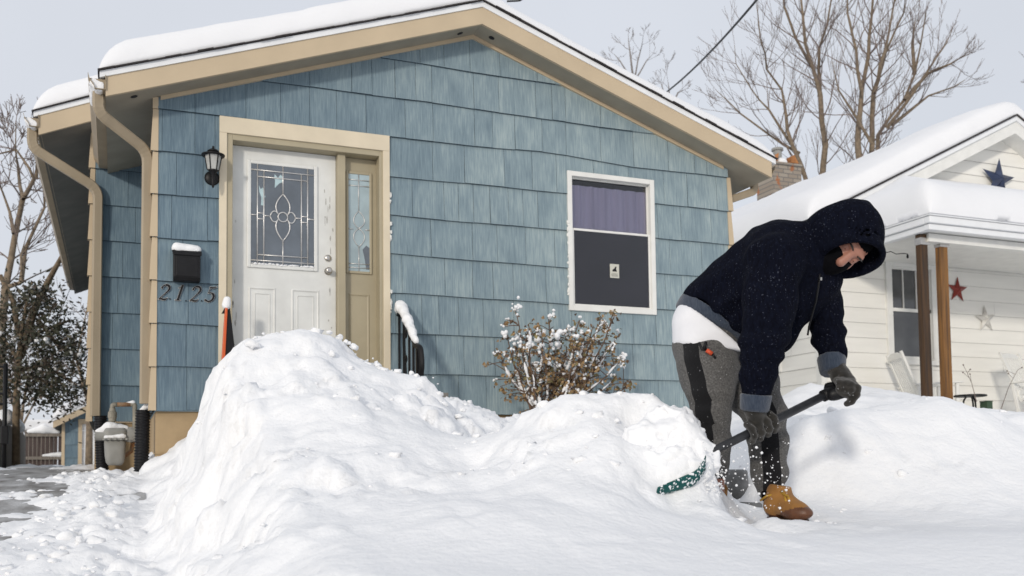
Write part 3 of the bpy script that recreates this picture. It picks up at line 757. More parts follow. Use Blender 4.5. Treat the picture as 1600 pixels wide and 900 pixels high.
# mailbox
q0, q1 = PY(271, 437, -.13), PY(313.5, 392, -.13)
mb_ = tag(empty('mailbox', (q0[0], -.02, q0[2])), 'black wall mailbox above the house number, topped with snow', 'mailbox')
a = MB(); a.prism([(q0[0], -.016, q0[2]), (q0[0], -.016, q1[2]+.012), (q0[0], -.11, q1[2]-.01), (q0[0], -.125, q1[2]-.04), (q0[0], -.125, q0[2]+.03), (q0[0], -.10, q0[2])], (q1[0]-q0[0], 0, 0)); a.build('box', M['black_plastic'], mb_, bevel=.006)
a = MB(); a.prism([(q0[0]-.008, -.010, q1[2]+.022), (q0[0]-.008, -.118, q1[2]-.002), (q0[0]-.008, -.136, q1[2]-.03), (q0[0]-.008, -.136, q1[2]-.045), (q0[0]-.008, -.130, q1[2]-.045), (q0[0]-.008, -.130, q1[2]-.012), (q0[0]-.008, -.010, q1[2]+.014)], (q1[0]-q0[0]+.016, 0, 0)); a.build('lid', M['black_plastic'], mb_, bevel=.003)
a = MB(); a.box((q0[0]+.02, -.130, q0[2]+.035), (q1[0]-.02, -.1245, q1[2]-.06)); a.build('front_plate', M['black_plastic'], mb_, bevel=.004)
zc = q1[2]+.018
lump_snow('snow_heap', 'small white snow cap on top of the black mailbox', [((q0[0]+.035, -.085, zc), (q1[0]-.03, -.085, zc-.006), .045, .036), ((q0[0]+.03, -.045, zc+.01), (q1[0]-.025, -.045, zc+.005), .042, .036)], h=.007, amp=.006, cut=lambda P: (q1[2]+.006+(P[..., 1]+.03)*.20)-P[..., 2])
# house number 2125: four separate italic digits with a pale outline
M['digit'] = M['black']; M['digit_edge'] = mat('digit_edge', (.52, .50, .48), .5)
def arcpts(cx, cz, rx, rz, a0, a1, n=10): return [(cx+rx*math.cos(R(a0+(a1-a0)*i/n)), cz+rz*math.sin(R(a0+(a1-a0)*i/n))) for i in range(n+1)]
GL = {'2': [(arcpts(.30, .74, .22, .22, 170, -20, 12)+[(.44, .55), (.28, .34), (.10, .12), (.04, .04)], [.075]+[.05]*4+[.075]*6+[.08, .07, .05, .03, .03, .03]), ([(.02, .05), (.14, .09), (.30, .045), (.44, .05), (.52, .16)], [.02, .06, .075, .06, .02])],
      '1': [([(.14, .80), (.26, .86), (.36, .97)], [.02, .035, .05]), ([(.34, .95), (.30, .5), (.26, .06)], [.075, .08, .075]), ([(.10, .03), (.42, .03)], [.025, .025])],
      '5': [([(.16, .93), (.34, .90), (.54, .97)], [.045, .06, .025]), ([(.18, .92), (.14, .55)], [.025, .025]), ([(.14, .55)]+arcpts(.26, .30, .24, .28, 105, -120, 14)+[(.05, .10)], [.03]+[.04]*3+[.08]*7+[.07]*3+[.05, .06, .075])]}
for ch, (u, v) in zip('2125', ((257, 456.5), (281, 457.5), (305.5, 459), (329, 459.5))):
    c = PY(u, v, -.022); Hh = .133; o = tag(empty('house_number', (c[0], -.02, c[2]-Hh/2)), {'257': 'first black digit 2 of the house number, left end of the row', '281': 'black digit 1 of the house number under the mailbox', '305.5': 'second black digit 2 of the house number, between the 1 and the 5', '329': 'black digit 5 of the house number beside the door trim'}[str(u)], 'number', 'black house number digits')
    for nm, ex, yy, mm in (('outline', .0045, -.020, 'digit_edge'), ('digit', 0, -.0225, 'digit')):
        b = MB()
        for si, (pts, ws) in enumerate(GL[ch]):
            L_, R_ = [], []
            for i, (x, z) in enumerate(pts):
                dx = pts[min(i+1, len(pts)-1)][0]-pts[max(i-1, 0)][0]; dz = pts[min(i+1, len(pts)-1)][1]-pts[max(i-1, 0)][1]; l = math.hypot(dx, dz) or 1
                w = ws[min(i, len(ws)-1)]/2*1.75+ex/Hh*.5
                L_.append((x-dz/l*w, z+dx/l*w)); R_.append((x+dz/l*w, z-dx/l*w))
            T = lambda p: (c[0]+(p[0]-.28+.22*(p[1]-.5))*Hh, yy-.0004*si, c[2]+(p[1]-.5)*Hh)
            for i in range(len(pts)-1):
                b.prism([T(L_[i]), T(R_[i]), T(R_[i+1]), T(L_[i+1])], (0, -.0016, 0))
            for e_ in (0, -1):
                w = ws[e_]/2*1.75+ex/Hh*.5
                if w > .03: b.lathe([(w*Hh, 0), (w*Hh, .0017)], (T(pts[e_])[0], yy-.0004*si, T(pts[e_])[2]), 12, axis=(0, -1, 0))
        b.build(nm, M[mm], o)
for u, v in ((265.5, 467), (290.5, 470), (315, 470)):
    c = PY(u, v, -.02); b = MB(); b.lathe([(.006, 0), (.006, .006)], (c[0], -.016, c[2]), 8, axis=(0, -1, 0)); b.build('screw_head', M['black'], house)

# railing of the stoop (runs out from the wall, right of the door)
XRL = 2.06
rl = tag(empty('stoop_railing', (XRL, -.5, .08)), 'black wrought iron stoop railing with snow on its handrail, right of the door', 'railing')
rp = [PX(u, v, XRL) for u, v in ((612.5, 501), (627, 489), (637, 508), (650, 540))]
b = MB(); b.tube(rp, .022, sq=[(1, .5), (-1, .5), (-1, -.5), (1, -.5)])
e = Vector(rp[-1]); b.tube(arc([e, e+Vector((.01, -.10, -.03)), e+Vector((.012, -.13, -.17)), e+Vector((.012, -.10, -.26))], .06, 6), .026, 8)
b.build('handrail', M['black'], rl)
def rail_pt(t):
    for a, c_ in zip(rp, rp[1:]):
        if a[1] >= t >= c_[1]:
            f_ = (a[1]-t)/(a[1]-c_[1]); return a+(c_-a)*f_
    return rp[0] if t > rp[0][1] else rp[-1]
for u, w in ((617.5, .040), (624, .018), (631, .018), (639.5, .018), (646, .018), (653, .034)):
    y = PX(u, 545, XRL)[1]; t = rail_pt(y); b = MB(); b.box((XRL-w/2, y-w/2, -.35), (XRL+w/2, y+w/2, t[2]-.008)); b.build('post' if w > .03 else 'baluster', M['black'], rl)
b = MB(); y = PX(634, 545, XRL)[1]
for z_, r_ in ((.66, .045), (.44, .04), (.26, .035)):
    zz = rail_pt(y)[2]-.78+z_ ; b.tube([(XRL, y+r_*math.cos(a_)*(1-a_/12), zz+r_*math.sin(a_)*(1-a_/12)) for a_ in [i*.4 for i in range(22)]], .008, 6)
b.tube(bez((XRL, y+.02, rail_pt(y)[2]-.05), (XRL, y+.09, rail_pt(y)[2]-.25), (XRL, y-.07, rail_pt(y)[2]-.45), (XRL, y, rail_pt(y)[2]-.8), n=12), .009, 6)
b.build('scroll', M['black'], rl)
lump_snow('snow_ridge', 'ridge of snow along the handrail of the black stoop railing', [(rp[0]+np.array([0, 0, .045]), rp[1]+np.array([0, 0, .06]), .032, .046), (rp[1]+np.array([0, 0, .06]), rp[2]+np.array([0, 0, .05]), .046, .042), (rp[2]+np.array([0, 0, .05]), rp[3]+np.array([0, 0, .035]), .042, .026)], h=.008, amp=.022, fr=16)
# tall narrow shovel leaning by the door
sp = [PY(u, v, -.28) for u, v in ((349, 478), (359.5, 481), (368, 552), (344.5, 562))]
sh = tag(empty('leaning_shovel', (sp[2][0], -.3, sp[2][2]-.4)), 'black upturned shovel blade with orange edge leaning beside the door, snow on its tip', 'shovel')
ex = np.array([0, .035, 0]); lo_ = sp[3]+(sp[3]-sp[0])*.8; lo2 = sp[2]+(sp[2]-sp[1])*.8
b = MB(); b.prism([sp[0]+[.018, 0, 0], sp[1], lo2, lo_+[.03, 0, 0]], ex); b.build('blade', M['black_plastic'], sh, bevel=.006)
b = MB(); b.prism([sp[0]+[.014, -.012, 0], sp[0]+[.034, -.012, .0], lo_+[.036, -.012, 0], lo_+[.006, -.012, 0]], (0, .05, 0)); b.build('edge_strip', mat('orange_plastic', (.62, .10, .02), .4), sh, bevel=.003)
b = MB(); b.prism([sp[0]+[-.012, -.002, -.06], sp[0]+[.02, -.002, .005], sp[0]+[.02, -.002, -.06]], ex); b.build('collar', M['black'], sh)
tp = (sp[0]+sp[1])/2
lump_snow('snow_heap', 'egg of snow on the tip of the black shovel leaning by the door', [(tp+[0, .015, .012], tp+[.004, .015, .06], .034, .030)], h=.007, amp=.008)

# ------------------------------------------------------------------ gas meter and drains in the set-back corner
YG = 1.45
M['meter'] = mat('meter_paint', (.27, .268, .25), .55, .14, 8); M['pipe'] = mat('pipe_paint', (.25, .23, .185), .6, .25, 12); M['rust'] = mat('rusty_pipe', (.30, .135, .05), .85, .3, 14, col2=(.2, .16, .11))
gq = lambda u, v, Y=YG: Vector(PY(u, v, Y))
gm = tag(empty('gas_meter', gq(180, 725)), 'grey gas meter with rusty looped pipe between two corrugated drains', 'gas meter')
c0 = gq(179.5, 725); wd = (gq(197, 700)-gq(162, 700)).length
zz = lambda v: gq(180, v)[2]
def rr_(w, d, r=.55): return [(math.copysign(abs(math.cos(t))**r, math.cos(t))*w/2, math.copysign(abs(math.sin(t))**r, math.sin(t))*d/2) for t in [2*math.pi*(i+.5)/28 for i in range(28)]]
def loft(mb, secs, cx, cy):
    rings = [[mb.bm.verts.new((cx+a, cy+b_, z)) for a, b_ in rr_(w, d)] for z, w, d in secs]
    for A, B in zip(rings, rings[1:]):
        for j in range(28): mb.bm.faces.new((A[j], A[(j+1) % 28], B[(j+1) % 28], B[j]))
    mb.bm.faces.new(rings[0][::-1]); mb.bm.faces.new(rings[-1])
b = MB(); loft(b, [(zz(727), wd*.62, .10), (zz(722), wd*.82, .13), (zz(712), wd*.92, .15), (zz(688), wd, .16)], c0.x, YG); b.build('lower_body', M['meter'], gm, smooth=True)
b = MB(); loft(b, [(zz(688), wd*1.14, .19), (zz(685.5), wd*1.16, .2), (zz(684.5), wd*1.05, .17), (zz(674), wd*1.05, .17), (zz(669), wd*.9, .14)], c0.x, YG)
for i in range(5): b.lathe([(.012, 0), (.012, .02)], (c0.x+(i-2)*wd*.25, YG-.098, zz(686.5)), 6, axis=(0, -1, 0))
b.build('upper_body', M['meter'], gm)
b = MB(); b.lathe([(.045, 0), (.045, .1)], gq(148, 681), 14, axis=(1, 0, 0)); b.build('inlet_cap', M['meter'], gm)
b = MB(); b.lathe([(.035, 0), (.05, .01), (.05, .04), (.075, .045), (.075, .06), (.05, .075), (.03, .08)], gq(204, 681)+Vector((0, .03, 0)), 16, axis=(0, -1, .2)); b.build('regulator', M['meter'], gm)
b = MB(); b.lathe([(.022, 0), (.022, .03), (.034, .035), (.034, .06), (.04, .07), (.04, .12), (.03, .13), (.026, .16)], gq(175.5, 664), 14); b.build('union_fitting', M['pipe'], gm)
b = MB(); b.tube(arc([gq(175.5, 645), gq(175.8, 632.5), gq(183, 632)], .05, 6), .022, 12); b.tube(arc([gq(204, 632), gq(210.5, 631.5), gq(211, 655), gq(209, 690)], .05, 6), .022, 12); b.build('riser_pipe', M['pipe'], gm, smooth=True)
b = MB(); b.tube([gq(181, 632.2), gq(206, 631.8)], .021, 12); b.build('cross_pipe', M['rust'], gm, smooth=True)
b = MB(); b.tube([gq(208, 690, YG+.02), gq(205, 705, YG+.1), gq(190, 716, YG+.2)], .02, 10); b.build('feed_pipe', M['rust'], gm, smooth=True)
lump_snow('snow_heap', 'cap of snow draped over the top of the grey gas meter', [(gq(153, 676), gq(172, 668), .028, .05), (gq(172, 668), gq(196, 670), .055, .03), (gq(165, 683, YG-.07), gq(194, 682, YG-.07), .02, .022)], h=.01, amp=.014, fr=20)
lump_snow('snow_clump', 'tiny lump of snow on the pipe elbow above the gas meter', [(gq(198, 630), gq(208, 629), .012, .022)], h=.006, amp=.004)
def corrugated(u0, u1, v0, v1, Y, lab, lean):
    a, c_ = gq((u0+u1)/2, v0, Y), gq((u0+u1)/2+lean, v1+8, Y); r = (gq(u1, (v0+v1)/2, Y)-gq(u0, (v0+v1)/2, Y)).length/2
    n = 21; pts = []; rad = []
    for i in range(n*4+1):
        t = i/(n*4); pts.append(a.lerp(c_, t)+Vector((0, -.03*t*t, 0))); rad.append(r*(.91+.09*math.cos(2*math.pi*i/4)))
    b = MB(); b.tube(pts, rad, 20, cap=False); b.tube([a+Vector((0, 0, -.02)), a+Vector((0, 0, -.03))], r*.9, 20)
    return tag(b.build('drain_pipe', M['black_plastic'], None, smooth=True), lab, 'drain pipe', 'corrugated drain pipes')
corrugated(146, 168, 650, 728, 1.72, 'black corrugated drain pipe at the far left corner, left of the gas meter', 3)
corrugated(211, 236, 641, 728, .12, 'black corrugated drain pipe under the front downspout, right of the gas meter', -3)
lump_snow('snow_clump', 'small lump of snow on top of the right corrugated drain', [(gq(222, 641, .12), gq(231, 634, .12), .02, .03)], h=.007, amp=.01)
# ------------------------------------------------------------------ snow-covered ground: one height field through surveyed points
def drive_z(Y):
    return np.interp(Y, [-30, -8.5, -6.5, -5, -4, -3, -1.9, -1, 0, 3, 8, 14, 40], [-1.6, -1.35, -1.13, -1.0, -.935, -.865, -.745, -.635, -.56, -.47, -.40, -.345, -.3])
SV = [  # (u, v, depth) seen on the snow surface
 # big bank by the driveway: crest
 (345,592,4.75),(372,552,4.95),(405,531,5.15),(440,523,5.3),(475,526,5.4),(515,524,5.4),(545,541,5.4),(575,566,5.35),(610,584,5.3),(650,590,5.25),(690,622,5.1),(725,655,5.0),(748,680,4.9),
 # left face
 (300,630,4.65),(272,685,4.45),(252,740,4.2),(245,800,3.7),(240,860,3.1),(235,910,2.6),
 # front face of the bank
 (420,580,4.85),(500,590,4.8),(560,620,4.65),(640,650,4.5),(380,640,4.45),(460,660,4.3),(330,700,4.1),(420,730,3.8),(540,700,4.0),(640,710,3.95),(720,690,4.2),(320,780,3.5),(450,790,3.3),(580,780,3.35),(300,850,2.9),(430,860,2.75),
 # foreground roadside snow
 (600,850,2.75),(760,800,3.0),(760,870,2.6),(900,850,2.75),(1020,850,2.8),(1120,855,2.85),(1250,860,2.9),(1400,850,3.0),(1550,840,3.1),(1680,835,3.2),
 (300,930,2.2),(500,930,2.15),(700,930,2.15),(900,930,2.2),(1100,930,2.25),(1300,930,2.3),(1500,930,2.35),(1650,930,2.4),
 # saddle between the two piles
 (765,705,4.7),(770,705,5.2),(800,655,6.4),(745,730,3.9),
 # pile beside the shovel
 (800,663,4.25),(835,645,4.2),(865,628,4.1),(905,620,4.05),(960,626,4.0),(1010,640,3.95),(1045,638,3.9),(1072,640,3.85),(1092,668,3.8),(1106,700,3.72),
 (1000,660,4.4),(1050,668,4.4),(930,655,4.5),(860,650,4.7),(820,720,3.7),(900,690,3.7),(970,680,3.75),(1030,700,3.85),(1085,690,3.85),(860,770,3.3),(930,765,3.3),(1030,790,3.42),(1090,785,3.46),(1000,805,3.15),(1120,775,3.75),
 # trench where the man stands
 (1060,800,3.45),(1130,800,3.6),(1180,812,3.7),(1225,822,3.95),(1290,822,3.85),(1150,792,4.2),(1145,795,4.65),(1188,795,4.7),(1150,745,5.0),(1155,700,5.6),(1150,660,6.2),(1250,800,4.2),
 # right mound
 (1240,690,4.75),(1275,662,4.8),(1315,645,4.9),(1400,640,5.0),(1475,626,5.1),(1530,640,5.1),(1600,674,5.1),(1700,665,5.1),
 (1250,778,4.5),(1310,785,4.4),(1400,790,4.3),(1500,790,4.2),(1600,790,4.2),(1700,790,4.2),(1262,730,4.62),(1310,715,4.62),(1400,700,4.68),(1500,690,4.75),(1600,715,4.7),(1700,725,4.7),
 (1300,662,5.5),(1400,650,5.6),(1480,636,5.8),(1560,650,5.8),
 # far drift in front of the white house
 (1235,620,8.6),(1260,620,8.7),(1300,626,8.8),(1350,618,8.9),(1400,620,9.0),(1440,626,9.1),(1500,630,9.2),(1560,648,9.3),(1640,660,9.4),(1300,603,9.8),(1400,612,10.0),(1500,636,10.2),(1250,640,7.6),(1300,650,7.6),(1400,645,7.6),(1500,645,7.6),(1590,665,7.6),
]
PTS = [PD(*q) for q in SV]
PTS += [np.array(q) for q in [
 (.5,-2.2,-.05),(.9,-2.0,-.0),(1.3,-2.2,-.05),(.6,-1.4,-.05),(1.4,-1.4,-.02),(.25,-1.2,-.35),(.1,-.3,-.42),(-.1,-.6,-.58),(.0,-2.0,-.6),(.5,-.3,.02),(1.8,-.4,.0),
 (2.3,-.2,-.08),(2.8,-.2,-.075),(3.4,-.3,-.02),(4.2,-.3,-.01),(5.0,-.3,-.02),(5.6,-.4,0),(2.2,-1.4,-.12),(3.2,-1.4,-.12),(4.2,-1.4,-.12),(5.2,-1.4,-.08),(2.4,-2.6,-.28),(3.4,-2.8,-.32),(1.9,-3.4,-.4),(2.6,-4.0,-.62),
 (9,1.9,-.02),(11,1.9,-.02),(13,1.5,.0),(7,3,.1),(7,8,.1),(7.5,14,.1),(11,-1.5,.05),(13,-2,0),(7.5,-2.6,-.15),(10,-4,-.25),(14,-5,-.3),(6.5,-4.6,-.4),(8,-6.5,-.7),(14,-8,-.8),
 (2,5,-.2),(4,10,-.2),(14,12,.1)]]
PTS = np.array(PTS)
def worley(x, y, seed=0):
    i = np.floor(x).astype(np.int64); j = np.floor(y).astype(np.int64); best = np.full(x.shape, 9.0); val = np.zeros(x.shape)
    for a in (-1, 0, 1):
        for b_ in (-1, 0, 1):
            p, q = i+a, j+b_; fx = p+_h2(p+seed*57, q+seed*131); fy = q+_h2(p+seed*91+7, q+seed*37+3); d = (x-fx)**2+(y-fy)**2; m = d < best; best = np.where(m, d, best); val = np.where(m, _h2(p+5, q+seed), val)
    return np.sqrt(best), val
def rbf_fit(P, c=.12):
    d = np.sqrt(((P[:, None, :2]-P[None, :, :2])**2).sum(-1)+c*c); n = len(P)
    A = np.zeros((n+3, n+3)); A[:n, :n] = d+np.eye(n)*-.002; A[:n, n] = 1; A[:n, n+1:] = P[:, :2]; A[n:, :n] = A[:n, n:].T
    return np.linalg.solve(A, np.concatenate([P[:, 2], np.zeros(3)]))
RW = rbf_fit(PTS)
def base_h(X, Y, c=.12):
    out_ = np.zeros_like(X)+RW[-3]+RW[-2]*X+RW[-1]*Y
    for k in range(len(PTS)): out_ += RW[k]*np.sqrt((X-PTS[k, 0])**2+(Y-PTS[k, 1])**2+c*c)
    return out_
gx = np.concatenate([np.arange(-8, -1.2, .07), np.arange(-1.2, 4.8, .022), np.arange(4.8, 17, .075)])
gy = np.concatenate([np.arange(-8.3, -2.4, .022), np.arange(-2.4, .3, .03), np.arange(.3, 22, .12)])
GX, GY = np.meshgrid(gx, gy, indexing='ij')
H0 = base_h(GX, GY)
# left of the bank's cut edge: the shovelled driveway
edge = -.20+.10*(fbm2(GY*1.5, GX*0+3, 3, 4)-.5)+.16*(fbm2(GY*4, GX*5, 3, 44)-.5)
D = drive_z(GY)
w = np.clip((GX-edge)/np.where(GY > -2.6, .22+.30*np.clip((-GY-.5)/1.2, 0, 1), .50), 0, 1); w = w*w*(3-2*w)
wall_side = np.clip((GY-.0)/.3, 0, 1)
near = np.exp(-((GX+.9)/.75)**2-((GY+6.3)/.75)**2)        # heap left at the street end of the driveway
dn = .045*(fbm2(GX*2.2, GY*1.2, 5, 21)-.5)*2+.09*np.clip(billow2(GX*2.0, GY*2.0, 4, 8)-.33, 0, 1)+.05*np.clip(billow2(GX*7, GY*7, 3, 18)-.3, 0, 1)
track = .018*np.sin((GX+.9)*7.0)
HD = D-.002+dn*.95+track-.025+.30*near*(1+.35*billow2(GX*3, GY*3, 3, 2))
side_b = np.exp(-((GX+.30)/.28)**2)*.10*np.clip((3-GY)/3, 0, 1)
HD = HD+side_b*(.3+1.2*billow2(GX*5, GY*5, 3, 5))
HD = HD + np.clip((GX+2.6)/-1.2, 0, 1)*.16*(.4+billow2(GX*2.5, GY*2.5, 3, 7))
amp = np.clip((H0+.85)/.35, .25, 1)
fg = np.clip((GY+6.35)/.9, 0, 1); amp = amp*(.30+.70*fg)*np.where(GX > 2.35, .45, 1)
lumps = 1*.095*(billow2(GX*1.5+.3*fbm2(GX*2, GY*2, 2, 9), GY*1.5, 2, 31)-.28)+.042*(billow2(GX*4.2, GY*4.2, 3, 32)-.3)+.014*(billow2(GX*11, GY*11, 3, 33)-.3)
far_soft = np.clip((GY+1.5)/1.0, 0, 1); amp = amp*(1-.6*far_soft)
wx, wy = GX+.05*(fbm2(GX*6, GY*6, 2, 51)-.5)*2, GY+.05*(fbm2(GX*6+9, GY*6, 2, 52)-.5)*2
msk = np.clip((fbm2(GX*1.6, GY*1.6, 3, 61)-.44)/.12, 0, 1)
for fq, am, th_, sd2 in ((5.5, .045, .66, 3), (11, .024, .62, 4), (24, .012, .6, 5)):
    f1, vv = worley(wx*fq, wy*fq, sd2); lumps = lumps+am*np.sqrt(np.clip(1-(f1/th_)**2, 0, 1))*(vv > .45)*(.4+.6*vv)*msk
lumps = lumps-lumps.mean()
HB0 = H0+amp*lumps
# keep the surveyed points on the lumpy surface
ii = np.clip(np.searchsorted(gx, PTS[:, 0])-1, 0, len(gx)-2); jj = np.clip(np.searchsorted(gy, PTS[:, 1])-1, 0, len(gy)-2); res_ = HB0[ii, jj]-PTS[:, 2]; cn = np.zeros_like(GX); cw = np.full_like(GX, .25)
for k in range(len(PTS)):
    g_ = np.exp(-((GX-PTS[k, 0])**2+(GY-PTS[k, 1])**2)/(2*(.16 if PTS[k, 1] < -2 else .3)**2)); cn += g_*res_[k]; cw += g_
HB = HB0-cn/cw+.010*(fbm2(GX*14, GY*14, 3, 6)-.5)*(.3+.7*fg)
HH = HD*(1-w)+HB*w
HH = np.where(GY > 1.0, np.minimum(HH, np.where(GX < 6, D+.04+dn, 9)), HH)
# clumps pushed out along the surface normal, so steep cut faces break up too
gz_x = np.gradient(HH, gx, axis=0); gz_y = np.gradient(HH, gy, axis=1); nl = np.sqrt(1+gz_x**2+gz_y**2); NN = np.stack([-gz_x/nl, -gz_y/nl, 1/nl], -1)
PP = np.stack([GX, GY, HH], -1); steep = np.clip((np.sqrt(gz_x**2+gz_y**2)-.35)/.9, 0, 1)*(GY < 0)
n_a = np.abs(2*noise3(PP, 4.5, 21)-1); n_b = np.abs(2*noise3(PP, 10, 22)-1); n_c = noise3(PP, 26, 23)-.5
PP = PP+NN*(steep*(.060*(n_a-.35)+.032*(n_b-.35)+.016*n_c))[..., None]*np.where(GX > 2.2, .5, 1)[..., None]
V = PP.reshape(-1, 3); a, b = GX.shape; ids = np.arange(a*b).reshape(a, b)
F = np.stack([ids[:-1, :-1], ids[1:, :-1], ids[1:, 1:], ids[:-1, 1:]], -1).reshape(-1, 4)
cx = V[F, 0].mean(1); cy = V[F, 1].mean(1); ed = -.20
# camera-free plan regions of the separate heaps
def inpoly(x, y, poly):
    r = np.zeros(len(x), bool)
    for (x0, y0), (x1, y1) in zip(poly, poly[1:]+poly[:1]):
        if y0 == y1: continue
        r ^= ((y0 > y) != (y1 > y)) & (x < (x1-x0)*(y-y0)/(y1-y0)+x0)
    return r
xy = lambda l: [tuple(PD(*q)[:2]) for q in l]
bank = inpoly(cx, cy, [(-.22,-6.0),(.1,-6.05),(.75,-5.75),(1.15,-5.0),(1.75,-4.2),(1.9,-3.6),(1.6,-2.4),(.4,-2.2),(-.22,-2.4)])
pile = inpoly(cx, cy, xy([(800,800,3.1),(760,745,3.75),(768,690,4.45),(850,655,4.6),(1000,640,4.6),(1085,665,4.3),(1125,730,3.75),(1100,770,3.45),(980,805,3.1)]))
mound = inpoly(cx, cy, xy([(1260,790,3.95),(1238,720,4.8),(1238,662,6.2),(1480,620,6.6),(1720,650,6.6),(1720,780,3.7),(1450,800,3.5)]))
pile &= ~bank; mound &= ~pile & ~bank
drive = (cx < ed) & ~bank
def sub(name, mask, m):
    f = F[mask]; u, inv = np.unique(f, return_inverse=True); return npmesh(name, V[u], inv.reshape(f.shape), m)
o = sub('snow_ground', ~(bank | pile | mound | drive), M['snow']); tag(o, kind='structure')
o = sub('driveway_snow', drive, M['snow']); tag(o, kind='structure')
tag(sub('snow_bank', bank, M['snow']), 'tall shovelled snow bank beside the driveway, hiding the foot of the white door', 'snow bank', 'heaps of shovelled snow')
tag(sub('snow_pile', pile, M['snow']), 'loose snow pile heaped beside the shovel, in front of the brown bush', 'snow pile', 'heaps of shovelled snow')
tag(sub('snow_bank', mound, M['snow']), 'wide rounded snow mound at the right behind the shovelling man', 'snow bank', 'heaps of shovelled snow')
# smooth joins: shared border normals
# driveway slab below the snow
M['drive'] = mat('driveway_concrete', (.12, .108, .095), .6, .35, 6, bump=.006, bscale=40, stretch=(1, .5, 1), col2=(.50, .50, .50), detail=10)
dx = np.linspace(-9, -.1, 60); dy = np.linspace(-30, 34, 240); DX, DY = np.meshgrid(dx, dy, indexing='ij')
ids = np.arange(DX.size).reshape(DX.shape); FF = np.stack([ids[:-1, :-1], ids[1:, :-1], ids[1:, 1:], ids[:-1, 1:]], -1).reshape(-1, 4)
tag(npmesh('driveway', np.stack([DX, DY, drive_z(DY)], -1).reshape(-1, 3), FF, M['drive']), kind='structure')
# far ground
b = MB(); rings = []
for r_ in (0, 30, 80, 250, 1500): rings.append([b.bm.verts.new((r_*math.cos(t), 20+r_*math.sin(t), -1.75 if r_ < 20 else -.62-.02*r_/30 if r_ < 100 else -.8)) for t in [2*math.pi*i/48 for i in range(48)]])
for A, B in zip(rings, rings[1:]):
    for j in range(48):
        try: b.bm.faces.new((A[j], A[(j+1) % 48], B[(j+1) % 48], B[j]))
        except ValueError: pass
for v_ in b.bm.verts:
    if -30 < v_.co.y < -8: v_.co.z = -1.8
tag(b.build('snow_field', M['snow_soft']), kind='structure')
# loose clods of snow
def clods(name, n, fn, rlo, rhi, seed, lab=None):
    rg = random.Random(seed); b = MB()
    for i in range(n):
        q = fn(rg)
        if q is None: continue
        r_ = rlo*(rhi/rlo)**(rg.random()**2.2); random.seed(rg.random())
        n0 = len(b.bm.verts); b.ball((q[0], q[1], q[2]+r_*.12), r_, 0, 2 if r_ > .012 else 1, (rg.uniform(.7, 1.5), rg.uniform(.7, 1.5), rg.uniform(.5, .9)), .10); b.bm.verts.ensure_lookup_table(); so_ = rg.uniform(0, 50)
        vs_ = [b.bm.verts[k] for k in range(n0, len(b.bm.verts))]; A_ = np.array([v.co for v in vs_]); C_ = np.array([q[0], q[1], q[2]+r_*.12]); D_ = A_-C_; nn_ = noise3(D_/r_*1.5+so_, 1.0, 3)-.5
        for v, w_, dd_ in zip(vs_, nn_, D_): v.co = C_+dd_*(1+1.1*w_)
    return tag(b.build(name, M['snow'], None, smooth=True), kind='stuff')
def hat(x, y):
    i = min(max(np.searchsorted(gx, x)-1, 0), len(gx)-2); j = min(max(np.searchsorted(gy, y)-1, 0), len(gy)-2); return HH[i, j]
def p_drive(rg):
    x = -.25-abs(rg.gauss(0, .55)); y = rg.uniform(-5.2, 2.0)
    if rg.random() < .3: x = rg.uniform(-2.6, -.3)
    return (x, y, hat(x, y))
def p_bank(rg):
    x = rg.uniform(-.1, 2.0); y = rg.uniform(-5.2, -2.6)
    return (x, y, hat(x, y))
def p_pile(rg):
    q = PD(rg.uniform(800, 1330), 700, rg.uniform(3.5, 5.2)); return (q[0], q[1], hat(q[0], q[1]))
def p_right(rg):
    x = rg.uniform(2.4, 5.5); y = rg.uniform(-5, -2.8); return (x, y, hat(x, y))
def p_crest(rg):
    l = SV[1:13] if rg.random() < .5 else SV[47:57]
    k = rg.randrange(len(l)-1); t = rg.random(); q = PD(*[l[k][m]*(1-t)+l[k+1][m]*t for m in range(3)]); return (q[0]+rg.gauss(0, .03), q[1]+rg.gauss(0, .05), hat(q[0], q[1]))
clods('snow_clods', 600, p_drive, .006, .036, 1); clods('snow_clods', 130, p_bank, .006, .028, 2); clods('snow_clods', 150, p_pile, .005, .026, 3); clods('snow_clods', 90, p_right, .006, .028, 4)
clods('snow_clods', 130, p_crest, .005, .034, 5)
# concrete step showing behind the man's leg
sp_ = [PD(1117, 737, 4.75), PD(1170, 733, 4.85), PD(1175, 784, 4.85), PD(1119, 786, 4.75)]
M['step'] = mat('frosted_concrete', (.055, .052, .047), .9, .5, 7, bump=.006, bscale=50, col2=(.27, .27, .27), detail=12)
stp = tag(empty('garden_step', sp_[3]), 'grey snow-dusted concrete step block behind the tan boot', 'step')
b = MB(); b.prism([sp_[0], sp_[1], sp_[2]-np.array([0, 0, .06]), sp_[3]-np.array([0, 0, .06])], (-.06, .3, 0)); b.build('riser', M['step'], stp, bevel=.015)
t0, t1 = PD(1128, 790, 4.55), PD(1192, 785, 4.65)
b = MB(); b.prism([t0, t1, t1-np.array([0, 0, .04]), t0-np.array([0, 0, .04])], (-.05, .28, 0)); b.build('tread', M['step'], stp, bevel=.01)

